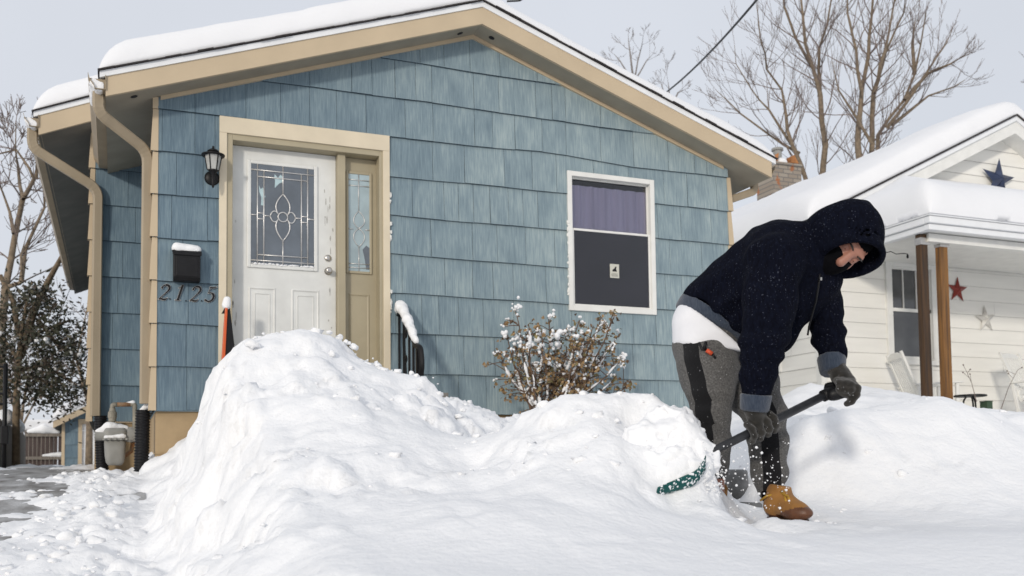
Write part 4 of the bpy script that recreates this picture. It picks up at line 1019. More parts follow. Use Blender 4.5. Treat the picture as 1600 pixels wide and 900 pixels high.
# ------------------------------------------------------------------ trees
def grow(mb, p, d, L, r, lev, rg, up=.25, spread=.6, kids=(3, 5), mi=0, minr=.006, curve=.12):
    n = max(3, int(L/.25)) if lev > 0 else 3
    n = min(n, 9); path = [Vector(p)]; dirs = [Vector(d).normalized()]
    for i in range(n):
        dd = (dirs[-1]+Vector((rg.gauss(0, curve), rg.gauss(0, curve), rg.gauss(0, curve)+up*.12))).normalized()
        dirs.append(dd); path.append(path[-1]+dd*L/n)
    rad = [max(minr, r*(1-.75*i/n)) for i in range(n+1)]
    mb.tube(path, rad, 5 if r > .03 else 3, mi, cap=False)
    if lev <= 0: return
    for k in range(rg.randint(*kids)):
        t = rg.uniform(.25, 1.0); i = min(int(t*n), n-1); q = path[i].lerp(path[i+1], t*n-i)
        ax = Vector((rg.gauss(0, 1), rg.gauss(0, 1), rg.gauss(0, .6))); ax = (ax-dirs[i]*ax.dot(dirs[i])).normalized()
        dd = (dirs[i]+ax*spread*rg.uniform(.6, 1.3)+Vector((0, 0, up*.6))).normalized()
        grow(mb, q, dd, L*rg.uniform(.38, .68), max(minr, rad[i]*.55), lev-1, rg, up, spread, kids, mi, minr, curve)
def stem_tree(name, label, stems, D, r0, base, seed, group, minr=.008, side=(1.0, 2.2), every=.35, lev=2, up=.35, mats=('bark', 'twig'), jit=.8, gz=-.5, kids=(3, 5), spread=.6):
    rg = random.Random(seed); bp_ = Vector(PD(base[0], base[1], D)); root = tag(empty(name, (bp_.x, bp_.y, gz)), label, 'tree', group)
    tr = MB(); tw = MB()
    tr.tube([Vector((bp_.x, bp_.y, gz)), bp_], [r0*1.35, r0], 8)
    for si, (st, rs) in enumerate(stems):
        P = [bp_ if st[0] == 'b' else Vector(PD(*st[0], D))] + [Vector(PD(u, v, D+rg.uniform(-jit, jit))) for u, v in st[1:]]
        P = dense(P, .5); P = [q+Vector((rg.gauss(0, .02), rg.gauss(0, .02), 0)) for q in P]; n = len(P)
        rad = [max(minr, rs*(1-.82*i/(n-1))) for i in range(n)]
        tr.tube(P, rad, 6, cap=False)
        acc = 0
        for i in range(1, n-1):
            acc += (P[i]-P[i-1]).length
            while acc > every:
                acc -= every
                dr = (P[i+1]-P[i-1]).normalized(); ax = Vector((rg.gauss(0, 1), rg.gauss(0, 1), rg.gauss(0, .4))); ax = (ax-dr*ax.dot(dr)).normalized()
                grow(tw, P[i], dr*.8+ax*rg.uniform(.5, 1.0), rg.uniform(*side)*(1-.4*i/n), max(minr, min(rad[i]*.5, .022)), lev, rg, up, spread, kids, 0, minr)
        grow(tw, P[-1], P[-1]-P[-2], side[0], minr*1.5, lev, rg, up, spread, kids, 0, minr)
    tr.build('trunk', M[mats[0]], root, smooth=True, normals=False); tw.build('crown', M[mats[1]], root, normals=False); return root
GT = 'bare trees behind the houses'
stem_tree('bare_tree', 'bare many-stemmed tree behind the white house, left one with a limb sweeping left', [
    (['b', (1290, 225), (1280, 150), (1272, 107), (1257, 70), (1254, 25), (1248, -50)], .10), ([(1280, 150), (1279, 110), (1282, 75), (1292, 38), (1303, -40)], .06),
    (['b', (1237, 225), (1220, 140), (1200, 108), (1188, 60), (1180, 10)], .07), ([(1237, 225), (1200, 172), (1175, 140), (1150, 100), (1150, 70)], .04), ([(1250, 240), (1200, 212), (1157, 178), (1120, 142)], .045), ([(1272, 107), (1245, 60), (1225, 10), (1222, -40)], .045)],
    27, .15, (1280, 330), 4, GT, every=.29, minr=.0044, up=.5, spread=.42, kids=(2, 4))
stem_tree('bare_tree', 'bare upright tree behind the white roof, middle one with tall straight stems', [
    (['b', (1340, 225), (1347, 140), (1355, 87), (1362, 25), (1368, -60)], .11), (['b', (1362, 225), (1367, 145), (1377, 100), (1390, 50), (1405, -30)], .10),
    ([(1347, 140), (1335, 80), (1325, 20), (1322, -50)], .05), ([(1362, 225), (1335, 180), (1310, 140), (1300, 95)], .045), ([(1367, 145), (1385, 80), (1410, 20), (1420, -20)], .05)],
    26, .16, (1350, 330), 5, GT, every=.28, minr=.0044, up=.5, spread=.42, kids=(2, 4))
stem_tree('bare_tree', 'bare spreading tree behind the snowy ridge, right one with branches fanning over the roof', [
    (['b', (1370, 212), (1412, 157), (1430, 117), (1440, 70), (1446, 20)], .085), ([(1385, 200), (1425, 150), (1450, 110), (1488, 50)], .055), ([(1395, 195), (1450, 150), (1490, 135), (1508, 125)], .06),
    ([(1412, 157), (1450, 115), (1485, 100), (1512, 85)], .06), ([(1430, 117), (1425, 70), (1430, 30)], .06)],
    28, .13, (1372, 300), 6, GT, every=.29, side=(.7, 1.5), minr=.0044, up=.5, spread=.42, kids=(2, 4))
stem_tree('distant_tree', 'small distant leafless tree peeking over the right roof slope of the blue house', [(['b', (985, 90), (982, 55)], .06), (['b', (1000, 80), (1005, 60)], .05), (['b', (970, 95), (960, 85)], .05), (['b', (1010, 95), (1020, 85)], .04)], 46, .09, (990, 130), 8, 'distant bare trees', minr=.008, every=.7, lev=2, side=(.6, 1.3), kids=(2, 4), mats=('bark_grey', 'twig_grey'))
stem_tree('distant_tree', 'low distant leafless tree where the overhead wire meets the roof', [(['b', (1045, 140), (1043, 125)], .05), (['b', (1060, 145), (1070, 140)], .05), (['b', (1035, 135), (1030, 125)], .04)], 46, .08, (1045, 170), 9, 'distant bare trees', minr=.008, every=.7, lev=2, side=(.6, 1.3), kids=(2, 4), mats=('bark_grey', 'twig_grey'))
stem_tree('distant_tree', 'leafless tree at the right edge of the photo, only its twig tips in view', [(['b', (1622, 110), (1608, 95)], .05), (['b', (1618, 130), (1606, 130)], .04), (['b', (1630, 100), (1615, 80)], .05)], 36, .10, (1640, 170), 10, 'distant bare trees', minr=.008, every=.7, lev=1, side=(.4, .9), mats=('bark_grey', 'twig_grey'))
# left side
stem_tree('bare_tree', 'tall bare brown tree left of the blue house with dead limbs', [
    (['b', (10, 450), (25, 365), (35, 312), (54, 280), (48, 262), (25, 234), (-10, 242)], .075), ([(35, 312), (30, 270), (25, 235), (24, 190)], .04), ([(32, 440), (38, 387), (67, 325), (72, 270)], .05), ([(54, 280), (60, 240), (64, 200)], .035),
    ([(10, 450), (33, 440), (32, 400), (38, 380)], .05), ([(25, 365), (5, 300), (-15, 260)], .04)],
    19, .085, (2, 520), 12, GT, minr=.006, side=(.5, 1.3), every=.45, lev=2, gz=-.6)
stem_tree('bare_tree', 'leafless tree seen low between the leafy tree and the downspout', [(['b', (120, 560), (132, 500), (140, 460)], .05), (['b', (140, 570), (143, 530)], .04), (['b', (128, 590), (115, 560)], .035)], 24, .07, (140, 640), 14, GT, minr=.006, side=(.5, 1.1), every=.3, lev=2, gz=-.6)
stem_tree('bare_tree', 'thin leafless tree rising behind the wooden fence at the far left', [(['b', (40, 600), (45, 560)], .04), (['b', (60, 620), (70, 580)], .03), (['b', (10, 600), (15, 560)], .03), (['b', (28, 610), (22, 540)], .04)], 24, .06, (32, 670), 15, GT, minr=.006, side=(.5, 1.2), every=.25, lev=2, gz=-.6)
# leafy tree
rg = random.Random(33); D_ = 16.5
lt = tag(empty('leafy_tree', PD(25, 735, D_)), 'dark olive leafy tree with drooping foliage and snow clots left of the house', 'tree')
b = MB(); P = dense([PD(25, 735, D_), PD(25, 655, D_), PD(27, 590, D_), PD(32, 540, D_), PD(20, 470, D_), PD(0, 430, D_)], .3); b.tube(P, [.065-.03*i/len(P) for i in range(len(P))], 8, cap=False)
limbs = [[(30, 560), (55, 480), (75, 440), (97, 400)], [(30, 550), (60, 520), (110, 500)], [(28, 580), (70, 570), (125, 605)], [(28, 590), (60, 590), (90, 610)], [(27, 560), (0, 520), (-20, 500)], [(30, 540), (40, 480), (50, 440)], [(28, 600), (5, 590), (-15, 600)], [(60, 500), (90, 540), (122, 560)]]
for i, l in enumerate(limbs):
    q = dense([PD(u, v, D_+rg.uniform(-.5, .5)) for u, v in l], .25); b.tube(q, [(.075 if i == 0 else .035)*(1-.6*k/len(q)) for k in range(len(q))], 6, cap=False)
b.build('trunk', mat('leafy_bark', (.17, .125, .08), .9, .3, 10), lt, smooth=True, normals=False)
lv = MB(); sn = MB()
clumps = []
for l in limbs:
    for k in range(30):
        t = rg.uniform(.25, 1.05)*(len(l)-1); i = min(int(t), len(l)-2); u = l[i][0]+(l[i+1][0]-l[i][0])*(t-i); v = l[i][1]+(l[i+1][1]-l[i][1])*(t-i)
        clumps.append((u+rg.gauss(0, 14), v+rg.gauss(6, 14)))
clumps = [(u, v) for u, v in clumps if u < 132 and v > 425 and u < 60+(v-425)*.9]
for u, v in clumps:
    c = Vector(PD(u, v, D_+rg.uniform(-.9, .9))); cr = rg.uniform(.10, .26)
    for k in range(rg.randint(16, 40)):
        p = c+Vector((rg.gauss(0, cr), rg.gauss(0, cr), rg.gauss(-.04, cr*.6)))
        d1 = Vector((rg.gauss(0, 1), rg.gauss(0, 1), rg.gauss(-.6, .6))).normalized(); d2 = d1.cross(Vector((rg.gauss(0, 1), rg.gauss(0, 1), rg.gauss(0, 1)))).normalized(); s_ = rg.uniform(.032, .06)
        lv.face([p-d2*s_*.4, p+d1*s_, p+d2*s_*.4, p-d1*s_], rg.choice((0, 0, 1, 2)))
    if rg.random() < .08:
        for k in range(3): sn.ball(c+Vector((rg.gauss(0, .10), rg.gauss(0, .10), .05)), rg.uniform(.025, .06), 0, 2, (1.1, 1.1, .9), .2)
lv.build('crown', [mat('leaf_dark', (.035, .038, .022), .7, .3, 6), mat('leaf_olive', (.065, .06, .035), .7, .3, 6), mat('leaf_brown', (.075, .055, .04), .7, .3, 6)], lt, normals=False)
tag(sn.build('snow_clots', M['snow'], None, smooth=True), kind='stuff')

# ------------------------------------------------------------------ garage, fence, gate, pole, wires at the far left
YG2 = 21.0
g0, g1 = PY(97, 728, YG2), PY(152, 728, YG2)
gar = tag(empty('garage', (g0[0], YG2, -.4)), 'small blue garage with snowy roof and white door at the end of the driveway', 'garage')
wtop = PY(97, 657, YG2)[2]
shakes('wall', gar, (g0[0], YG2, -.42), (1, 0, 0), (0, -1, 0), 0, 4.6, [k*.36 for k in range(12)], [(PY(122, 700, YG2)[0]-g0[0], 3.6, -.5, PY(125, 655, YG2)[2]+.42)], [(-.46, 1, wtop+.42), (.46, 1, wtop+.42+.46*4.6)], random.Random(5), .2, .5)
b = MB(); b.box((g0[0], YG2+.05, -.8), (g0[0]+.1, YG2+6, wtop)); b.build('side_wall', M['siding'], gar)
b = MB(); zt_ = PY(125, 655, YG2)[2]; x0_, x1_ = PY(122, 700, YG2)[0], PY(128, 700, YG2)[0]
for lo, hi in (((x0_, YG2-.03, -.8), (x1_, YG2+.03, zt_)), ((x0_, YG2-.035, zt_-.13), (g0[0]+3.6, YG2+.02, zt_)), ((g0[0]-.02, YG2-.03, -.8), (g0[0]+.06, YG2+.0, wtop))): b.box(lo, hi)
b.build('door_trim', M['tan'], gar)
b = MB(); 
for k in range(5): b.box((x1_, YG2+.04, -.8+k*.5), (g0[0]+3.5, YG2+.08, -.81+(k+1)*.5))
b.build('garage_door', M['metal_white'], gar)
ea = PY(83, 659, YG2-.4); pk = PY(150, 627, YG2-.4); sg_ = (pk[2]-ea[2])/(pk[0]-ea[0])
apx = (g0[0]+2.3, ea[2]+sg_*(g0[0]+2.3-ea[0])); rx = 2*apx[0]-ea[0]
b = MB(); b.prism([(ea[0], YG2-.4, ea[2]-.17), (apx[0], YG2-.4, apx[1]-.17), (apx[0], YG2-.4, apx[1]), (ea[0], YG2-.4, ea[2])], (0, .04, 0)); b.prism([(rx, YG2-.4, ea[2]-.17), (apx[0], YG2-.4, apx[1]-.17), (apx[0], YG2-.4, apx[1]), (rx, YG2-.4, ea[2])], (0, .04, 0)); b.build('rake_board', M['tan'], gar)
b = MB(); b.prism([(ea[0]-.03, YG2-.41, ea[2]), (apx[0], YG2-.41, apx[1]), (rx+.03, YG2-.41, ea[2]), (rx+.03, YG2-.41, ea[2]+.05), (apx[0], YG2-.41, apx[1]+.05), (ea[0]-.03, YG2-.41, ea[2]+.05)], (0, 6.5, 0)); b.build('roof', M['metal_white'], gar)
b = MB(); b.prism([(ea[0], YG2-.36, ea[2]-.15), (g0[0]+.05, YG2-.36, ea[2]-.15+.3*sg_), (g0[0]+.05, YG2+6, ea[2]-.15+.3*sg_), (ea[0], YG2+6, ea[2]-.15)], (0, 0, .02)); b.build('soffit', M['soffit_back'], gar)
snow_blanket('roof_snow', 'snow blanket on the roof of the small blue garage', [gable_snow(ea[0]-.05, ea[2]+.05, apx[0], apx[1]+.055, rx+.05, ea[2]+.05, YG2-.42, YG2+6, .34, .3, .25, 5, 30, 20)])
# fence along the left side of the driveway
fa, fb = PD(-30, 735, 13.5), PD(40, 731, 20.0); fza = PD(-30, 633, 13.5)[2]; fzb = PD(40, 681, 20.0)[2]
fen = tag(empty('wooden_fence', fa), 'grey weathered board fence along the left of the driveway', 'fence')
b = MB(); n = 46; rg = random.Random(8)
for i in range(n):
    t0_, t1_ = i/n, (i+.93)/n; a_ = Vector((fa[0]+(fb[0]-fa[0])*t0_, fa[1]+(fb[1]-fa[1])*t0_, 0)); c_ = Vector((fa[0]+(fb[0]-fa[0])*t1_, fa[1]+(fb[1]-fa[1])*t1_, 0)); zt_ = fza+(fzb-fza)*t0_+rg.uniform(-.02, .02)
    b.prism([(a_.x, a_.y, -.9), (c_.x, c_.y, -.9), (c_.x, c_.y, zt_-.03), (c_.x*.7+a_.x*.3, c_.y*.7+a_.y*.3, zt_), (a_.x*.7+c_.x*.3, a_.y*.7+c_.y*.3, zt_), (a_.x, a_.y, zt_-.03)], (-.02, 0, 0))
b.build('boards', M['fence'], fen)
for lab_, pr_ in (('rounded lump of snow on the grey board fence, nearer the black pole', (PD(8, 652, 16.6), PD(14, 655, 17.2), .14, .12)), ('rounded lump of snow on the far end of the grey board fence', (PD(24, 664, 18.2), PD(30, 668, 18.9), .13, .10))):
    lump_snow('snow_heap', lab_, [pr_], h=.03, amp=.03, fr=8, k=.05, group='snow lumps on the board fence')
YF = 22.5
ga, gb = PY(38, 730, YF), PY(97, 730, YF); gt = PY(60, 675, YF)[2]
gt_o = tag(empty('wooden_gate', ga), 'dark spaced-board wooden gate with snow on its rails beside the garage', 'gate')
b = MB(); n = 9
for i in range(n):
    x0_ = ga[0]+(gb[0]-ga[0])*i/n; b.box((x0_, YF, -.9), (x0_+(gb[0]-ga[0])/n*.8, YF+.025, gt+rg.uniform(-.02, .05)))
b.build('boards', mat('dark_wood', (.075, .055, .05), .9, .3, 5, stretch=(5, 5, .5)), gt_o)
for vz in (679, 715): b = MB(); z_ = PY(60, vz, YF)[2]; b.box((ga[0], YF-.10, z_-.06), (gb[0], YF-.0, z_+.03)); b.build('rail', M['fence'], gt_o)
z1_, z2_ = PY(60, 677, YF)[2], PY(60, 713, YF)[2]
lump_snow('snow_ridge', 'drift of snow lying on the upper rail of the dark wooden gate', [(np.array([ga[0]+.1, YF-.06, z1_+.05]), np.array([(ga[0]+gb[0])/2, YF-.06, z1_+.13]), .05, .14), (np.array([(ga[0]+gb[0])/2, YF-.06, z1_+.13]), np.array([gb[0]-.1, YF-.06, z1_+.03]), .14, .05)], h=.03, amp=.02, fr=8)
lump_snow('snow_ridge', 'thin line of snow on the lower rail of the dark wooden gate', [(np.array([(ga[0]+gb[0])/2, YF-.06, z2_+.02]), np.array([gb[0]-.05, YF-.06, z2_+.05]), .04, .08)], h=.025, amp=.02, fr=8)
# snowy roof farther behind
fr_o = tag(empty('shed', PY(60, 700, 30)), 'low far shed whose roof is a white slab of snow beyond the gate', 'shed')
q = [PY(u, v, 30) for u, v in ((28, 655), (92, 655), (97, 672), (24, 672))]
b = MB(); b.prism([q[0], q[1], q[2], q[3]], (0, 3, 0)); b.build('roof', M['snow_soft'], fr_o, bevel=.08)
b = MB(); b.box((q[3][0]+.3, 30.1, -.9), (q[2][0]-.3, 32.8, q[3][2])); b.build('wall', M['fence'], fr_o)
pz = PD(6, 735, 13); ptop = PD(9, 568, 13)
po = tag(empty('black_pole', pz), 'thin black metal pole with short side arms and a box at the far left', 'pole')
b = MB(); b.tube([pz-np.array([0, 0, .3]), ptop], .028, 8); b.build('pole', M['black'], po, smooth=True)
for v in (573, 615, 631): b = MB(); b.tube([PD(7.5, v, 13), PD(-14, v, 13)], .018, 6); b.build('arm', M['black'], po)
b = MB(); c = PD(7, 680, 12.95); b.box(c-np.array([.04, .06, .12]), c+np.array([.05, .06, .12])); b.build('box', M['black'], po, bevel=.01)
def wire(name, lab, pts, r, group=None):
    b = MB(); b.tube(pts, r, 5); return tag(b.build(name, M['black'], None, smooth=True), lab, 'wire', group)
for v0, v1, lab in ((486, 486, 'topmost of the level wires crossing behind the leafy tree'), (597, 598, 'middle level wire crossing the leafless tree left of the house'), (606, 612, 'lowest level wire just above the garage roof')):
    wire('utility_wire', lab, [PD(-40+ (u+40), v0+(v1-v0)*(u+40)/240+1.5*math.sin((u+40)/76), 32) for u in range(-40, 201, 30)], .014, 'utility wires')
wire('utility_wire', 'slanting wire running down through the leafy tree towards the downspout', [PD(110, 450+0, 30), PD(90, 500, 28), PD(72, 560, 26)], .010, 'utility wires')
wa_, wb_ = PD(1036, 148, 16), PD(1215, -40, 9.5)
wire('service_wire', 'black overhead cable rising from the roof to the upper right sky', [wa_+(wb_-wa_)*t-np.array([0, 0, .35*t*(1-t)]) for t in [i/14 for i in range(15)]], .014)
wire('service_wire', 'short black cable end with clamp just above the ridge snow', [PD(792, 2, 14), PD(806, 1.5, 14), PD(812, 1, 14), PD(830, -10, 14)], .014)
# ------------------------------------------------------------------ bush by the blue wall
rg = random.Random(17); YB = -.62
bb = Vector(PY(853, 655, YB)); bush = tag(empty('bush', bb), 'brown winter bush with curled leaves and snow, under the window', 'bush')
st = MB(); lv = MB(); sn = []; sl_ = []
tips = [(778, 548), (790, 522), (806, 486), (828, 505), (858, 495), (868, 540), (905, 500), (912, 520), (940, 495), (960, 490), (968, 520), (972, 560), (985, 600), (940, 560), (905, 560), (885, 540), (845, 545), (930, 530), (880, 575), (950, 545), (815, 540), (835, 575), (920, 590), (960, 590), (900, 530), (800, 550), (822, 520), (925, 510), (895, 515), (950, 520), (830, 610), (838, 632), (875, 560), (915, 545), (845, 515), (890, 600)]
def leafc(p, n, s):
    for k in range(n):
        q = p+Vector((rg.gauss(0, s), rg.gauss(0, s), rg.gauss(-s*.4, s*.8))); d1 = Vector((rg.gauss(0, .7), rg.gauss(0, .7), rg.uniform(-1, .1))).normalized(); d2 = d1.cross(Vector((rg.gauss(0, 1), rg.gauss(0, 1), rg.gauss(0, 1)))).normalized(); L = rg.uniform(.03, .055); w = L*.36; nn = d1.cross(d2)*L*.22
        mi = rg.choice((0, 0, 0, 1, 2))
        lv.face([q, q+d1*L*.5+d2*w+nn, q+d1*L], mi); lv.face([q, q+d1*L, q+d1*L*.5-d2*w+nn], mi)
for u, v in tips:
    y = YB+rg.uniform(-.28, .3); t = Vector(PY(u, v, y)); b0 = bb+Vector((rg.uniform(-.10, .10), rg.uniform(-.05, .05), -.06)); mid = b0.lerp(t, .5)+Vector(((t.x-b0.x)*.12, 0, -.03))+Vector((rg.gauss(0, .03), rg.gauss(0, .03), 0))
    P = [b0*(1-k)**2+mid*2*k*(1-k)+t*k*k for k in [i/8 for i in range(9)]]
    P = [p+Vector((rg.gauss(0, .008), rg.gauss(0, .008), rg.gauss(0, .006))) for p in P]
    st.tube(P, [.013-.009*i/8 for i in range(9)], 5, cap=False)
    leafc(t, rg.randint(5, 11), .03)
    for k in range(rg.randint(9, 13)):
        i = rg.randint(3, 7); d = Vector((rg.gauss(0, .8), rg.gauss(0, .7), rg.uniform(-.15, .9))).normalized(); L = rg.uniform(.07, .21); q = P[i]+d*L
        st.tube([P[i], P[i].lerp(q, .5)+Vector((0, 0, .01)), q], [.005, .004, .003], 3, cap=False)
        if rg.random() < .85: leafc(q, rg.randint(3, 6), .026)
        if rg.random() < .13: sn.append((q+Vector((0, 0, .012)), rg.uniform(.012, .03)))
        if rg.random() < .10: sn.append((P[i].lerp(q, .5)+Vector((0, 0, .012)), rg.uniform(.012, .026)))
    if rg.random() < .5: sn.append((t+Vector((0, 0, .02)), rg.uniform(.018, .035)))
    for i in (2, 3, 4, 5, 6):
        if rg.random() < .30:
            r0_ = rg.uniform(.009, .019); oo = Vector((0, -.004, r0_*.75)); sl_.append(([P[i]+oo*.4, P[i].lerp(P[i+1], .3)+oo, P[i].lerp(P[i+1], .8)+oo*1.15, P[i+1].lerp(P[min(i+2, 8)], .4)+oo*.5], [r0_*.25, r0_*rg.uniform(.7, 1.2), r0_*rg.uniform(.7, 1.3), r0_*.3]))
st.build('stems', [mat('bush_stem', (.12, .075, .05), .85, .4, 20)], bush, smooth=True, normals=False)
lv.build('leaves', [mat('bush_leaf_brown', (.27, .175, .085), .8, .4, 20), mat('bush_leaf_olive', (.20, .165, .075), .8, .4, 20), mat('bush_leaf_dark', (.12, .075, .045), .8, .4, 20)], bush, normals=False)
b = MB()
for p_, r_ in sl_: b.tube(p_, r_, 7)
big = [(808, 477, .04), (806, 483, .03), (861, 489, .036), (790, 517, .048), (806, 529, .045), (909, 502, .03), (865, 516, .075), (845, 524, .07), (872, 532, .06), (823, 535, .04), (968, 556, .042), (968, 565, .035), (926, 560, .05), (915, 566, .04), (935, 570, .04), (880, 578, .05), (865, 606, .035), (900, 590, .03), (832, 618, .05), (826, 611, .04), (836, 630, .04), (842, 590, .035), (895, 602, .035), (924, 588, .03), (855, 560, .045), (905, 540, .045), (915, 555, .03), (848, 545, .05), (890, 520, .035), (940, 503, .025), (776, 550, .022), (958, 540, .03), (850, 575, .04), (878, 550, .04)]
for u, v, r_ in big:
    c = Vector(PY(u, v, YB+rg.uniform(-.2, .15)))
    for k in range(7): b.ball(c+Vector((rg.gauss(0, .6), rg.gauss(0, .5), rg.gauss(-.15, .6)))*r_, r_*rg.uniform(.22, .46), 0, 2, (1.0, 1, rg.uniform(.8, 1.2)), .14)
for c, r_ in sn:
    for k in range(3): b.ball(c+Vector((rg.gauss(0, .6), rg.gauss(0, .5), rg.gauss(-.1, .45)))*r_, r_*rg.uniform(.4, .75), 0, 1, (1.1, 1.0, rg.uniform(.7, 1.4)), .22)
tag(b.build('snow_clots', M['snow'], None, smooth=True), kind='stuff')

# ------------------------------------------------------------------ the white neighbouring house
M['clap'] = mat('white_clapboard', (.80, .785, .735), .55, .04, 3, stretch=(.4, .4, 3)); M['clap_gap'] = mat('clapboard_shadow', (.34, .33, .31), .8)
WX, WY = 9.12, 2.8
nb = tag(empty('white_house', (13.2, WY, 0)), 'white clapboard house with snowy porch roof and gable at the right', 'house')
GA = PY(1588, 178, 2.45); GX_, GZ_ = GA[0], GA[2]; gl_ = PY(1382, 282, 2.45); gs = (GZ_-gl_[2])/(GX_-gl_[0])
EXL = 8.72; EZL = GZ_-gs*(GX_-EXL); EXR = 2*GX_-EXL
def clap(name, O, ux, nrm, L, z0, n, e, holes, planes):
    return shakes(name, nb, O, ux, nrm, 0, L, [z0+k*e for k in range(n+1)], holes, planes, random.Random(2), 3.5, 5.5, .014, .002, 0, mats=[M['clap'], M['clap_gap']])
wu0, wv0, wu1, wv1 = PY(1381, 404, WY)[0]-WX, PY(1384, 404, WY)[2], PY(1466, 570, WY)[0]-WX, PY(1466, 572, WY)[2]
zref = PY(1350, 481, WY)[2]; e_ = (zref-PY(1350, 574.5, WY)[2])/4; z0_ = zref-e_*13
clap('wall', (WX, WY, 0), (1, 0, 0), (0, -1, 0), EXR-.4-WX, z0_, 34, e_, [(wu0+.02, wu1-.02, wv1+.02, wv0-.02)], [(-gs, 1, GZ_-.22-gs*(GX_-WX)), (gs, 1, GZ_-.22+gs*(GX_-WX))])
swy0, swy1 = PX(1222, 575, WX)[1], PX(1222, 575, WX)[1]+1.0; swz = PX(1222, 581, WX)[2]
clap('side_wall', (WX, WY+9, 0), (0, -1, 0), (-1, 0, 0), 9, z0_, 18, e_, [(WY+9-swy1, WY+9-swy0, swz, swz+1.3)], [])
b = MB(); b.box((WX+.01, WY+.03, -1), (EXR-.4, WY+9, z0_)); b.build('foundation', M['concrete'], nb)
b = MB(); b.box((WX-.03, WY-.03, z0_), (WX+.07, WY, 2.9)); b.box((WX-.028, WY, z0_), (WX, WY+.08, 2.9)); b.build('corner_trim', M['white'], nb)
def nwin(x0, x1, z0, z1, y):
    w = MB(); t = .11
    for lo, hi in (((x0, y-.04, z0), (x0+t, y+.05, z1)), ((x1-t, y-.04, z0), (x1, y+.05, z1)), ((x0+t, y-.038, z1-t), (x1-t, y+.05, z1)), ((x0-.03, y-.07, z0), (x1+.03, y+.05, z0+.07))): w.box(lo, hi)
    w = w.build('window', M['white'], nb, bevel=.004); zmid = PY(1430, 488, y)[2]; a, c_ = x0+t, x1-t
    s_ = MB(); q = .035
    for lo, hi in (((a, y, zmid), (c_, y+.04, zmid+.05)), ((a, y-.005, z0+.07), (c_, y+.04, z0+.13)), ((a, y, z0+.13), (a+q, y+.04, z1-t)), ((c_-q, y, z0+.13), (c_, y+.04, z1-t)), ((a+q, y, z1-t-q), (c_-q, y+.04, z1-t))): s_.box(lo, hi)
    for k in (1, 2): s_.box((a+(c_-a)*k/3-.008, y+.012, zmid+.05), (a+(c_-a)*k/3+.008, y+.03, z1-t-q))
    s_.build('sash', M['white'], w)
    p = MB(); p.box((a, y+.03, z0+.1), (c_, y+.034, z1-t)); p.build('pane', mat('dark_pane', (.06, .062, .065), .08, .3, 2, spec=.8), w)
    cu_ = MB(); prev = None
    return w
nwin(WX+wu0, WX+wu1, wv1, wv0, WY)
w = MB()
for lo, hi in (((WX-.04, swy0, swz), (WX+.03, swy0+.1, swz+1.3)), ((WX-.04, swy1-.1, swz), (WX+.03, swy1, swz+1.3)), ((WX-.05, swy0+.1, swz), (WX+.03, swy1-.1, swz+.08)), ((WX-.04, swy0+.1, swz+1.2), (WX+.03, swy1-.1, swz+1.3))): w.box(lo, hi)
w = w.build('window', M['white'], nb); p = MB(); p.box((WX+.0, swy0+.1, swz+.08), (WX+.01, swy1-.1, swz+1.2)); p.build('pane', bpy.data.materials['dark_pane'], w)
# gable roof: rake boards, black shingle edge, soffit
gy0 = 2.45
def nrake(zo, ht, y, th, m, name):
    b = MB()
    for xe in (EXL, EXR): b.prism([(xe, y, EZL+zo), (GX_, y, GZ_+zo), (GX_, y, GZ_+zo+ht), (xe, y, EZL+zo+ht)], (0, th, 0))
    return b.build(name, M[m], nb)
nrake(-.30, .20, gy0+.03, .03, 'white', 'rake_board'); nrake(-.105, .075, gy0, .07, 'metal_white', 'rake_board'); nrake(-.03, .028, gy0-.02, 9.5, 'shingle_edge', 'roof')
b = MB()
for xe in (EXL, EXR): b.prism([(xe, gy0+.06, EZL-.29), (GX_, gy0+.06, GZ_-.29), (GX_, WY, GZ_-.29), (xe, WY, EZL-.29)], (0, 0, .02))
b.prism([(EXL, WY, EZL-.29), (WX, WY, EZL-.29+gs*(WX-EXL)), (WX, 11.5, EZL-.29+gs*(WX-EXL)), (EXL, 11.5, EZL-.29)], (0, 0, .02)); b.box((EXL-.01, gy0+.06, EZL-.3), (EXL+.02, 11.5, EZL-.03)); b.build('soffit', M['white'], nb)
snow_blanket('roof_snow', 'great smooth snow blanket on the main roof of the white house', [gable_snow(EXL-.05, EZL-.0-.05*gs, GX_, GZ_, EXR+.05, EZL-.05*gs, gy0-.015, 11.8, .40, .34, .3, 14, 60, 50, .07)])
# porch
pc = PY(1452.5, 336, .8); PXL, PZ0 = pc[0], pc[2]; PXR = PXL+6.5
b = MB(); b.box((PXL-.0, .8, PZ0-.09), (PXR, .90, PZ0)); b.box((PXL, .90, PZ0-.09), (PXL+.1, 2.77, PZ0)); b.box((PXL+.03, .84, PZ0-.17), (PXR, .94, PZ0-.092)); b.box((PXL+.04, .94, PZ0-.17), (PXL+.14, 2.77, PZ0-.092)); b.build('porch_fascia', M['metal_white'], nb, bevel=.01)
b = MB(); zi = PY(1600, 410, WY)[2]
nn = 26
for k in range(nn):
    y0_, y1_ = .92+(WY-.95)*k/nn, .92+(WY-.95)*(k+.93)/nn; f0, f1 = k/nn, (k+.93)/nn
    b.prism([(PXL+.06, y0_, PZ0-.16+.10*f0), (PXR, y0_, PZ0-.16+.10*f0), (PXR, y1_, PZ0-.16+.10*f1), (PXL+.06, y1_, PZ0-.16+.10*f1)], (0, 0, .015))
b.box((PXL+.05, .95, PZ0-.12), (PXR, WY-.04, PZ0-.03)); b.build('porch_ceiling', M['white'], nb)
b = MB(); b.box((PXL-.02, .78, PZ0+.001), (PXR, WY-.02, PZ0+.02)); b.build('porch_roof', M['metal_white'], nb)
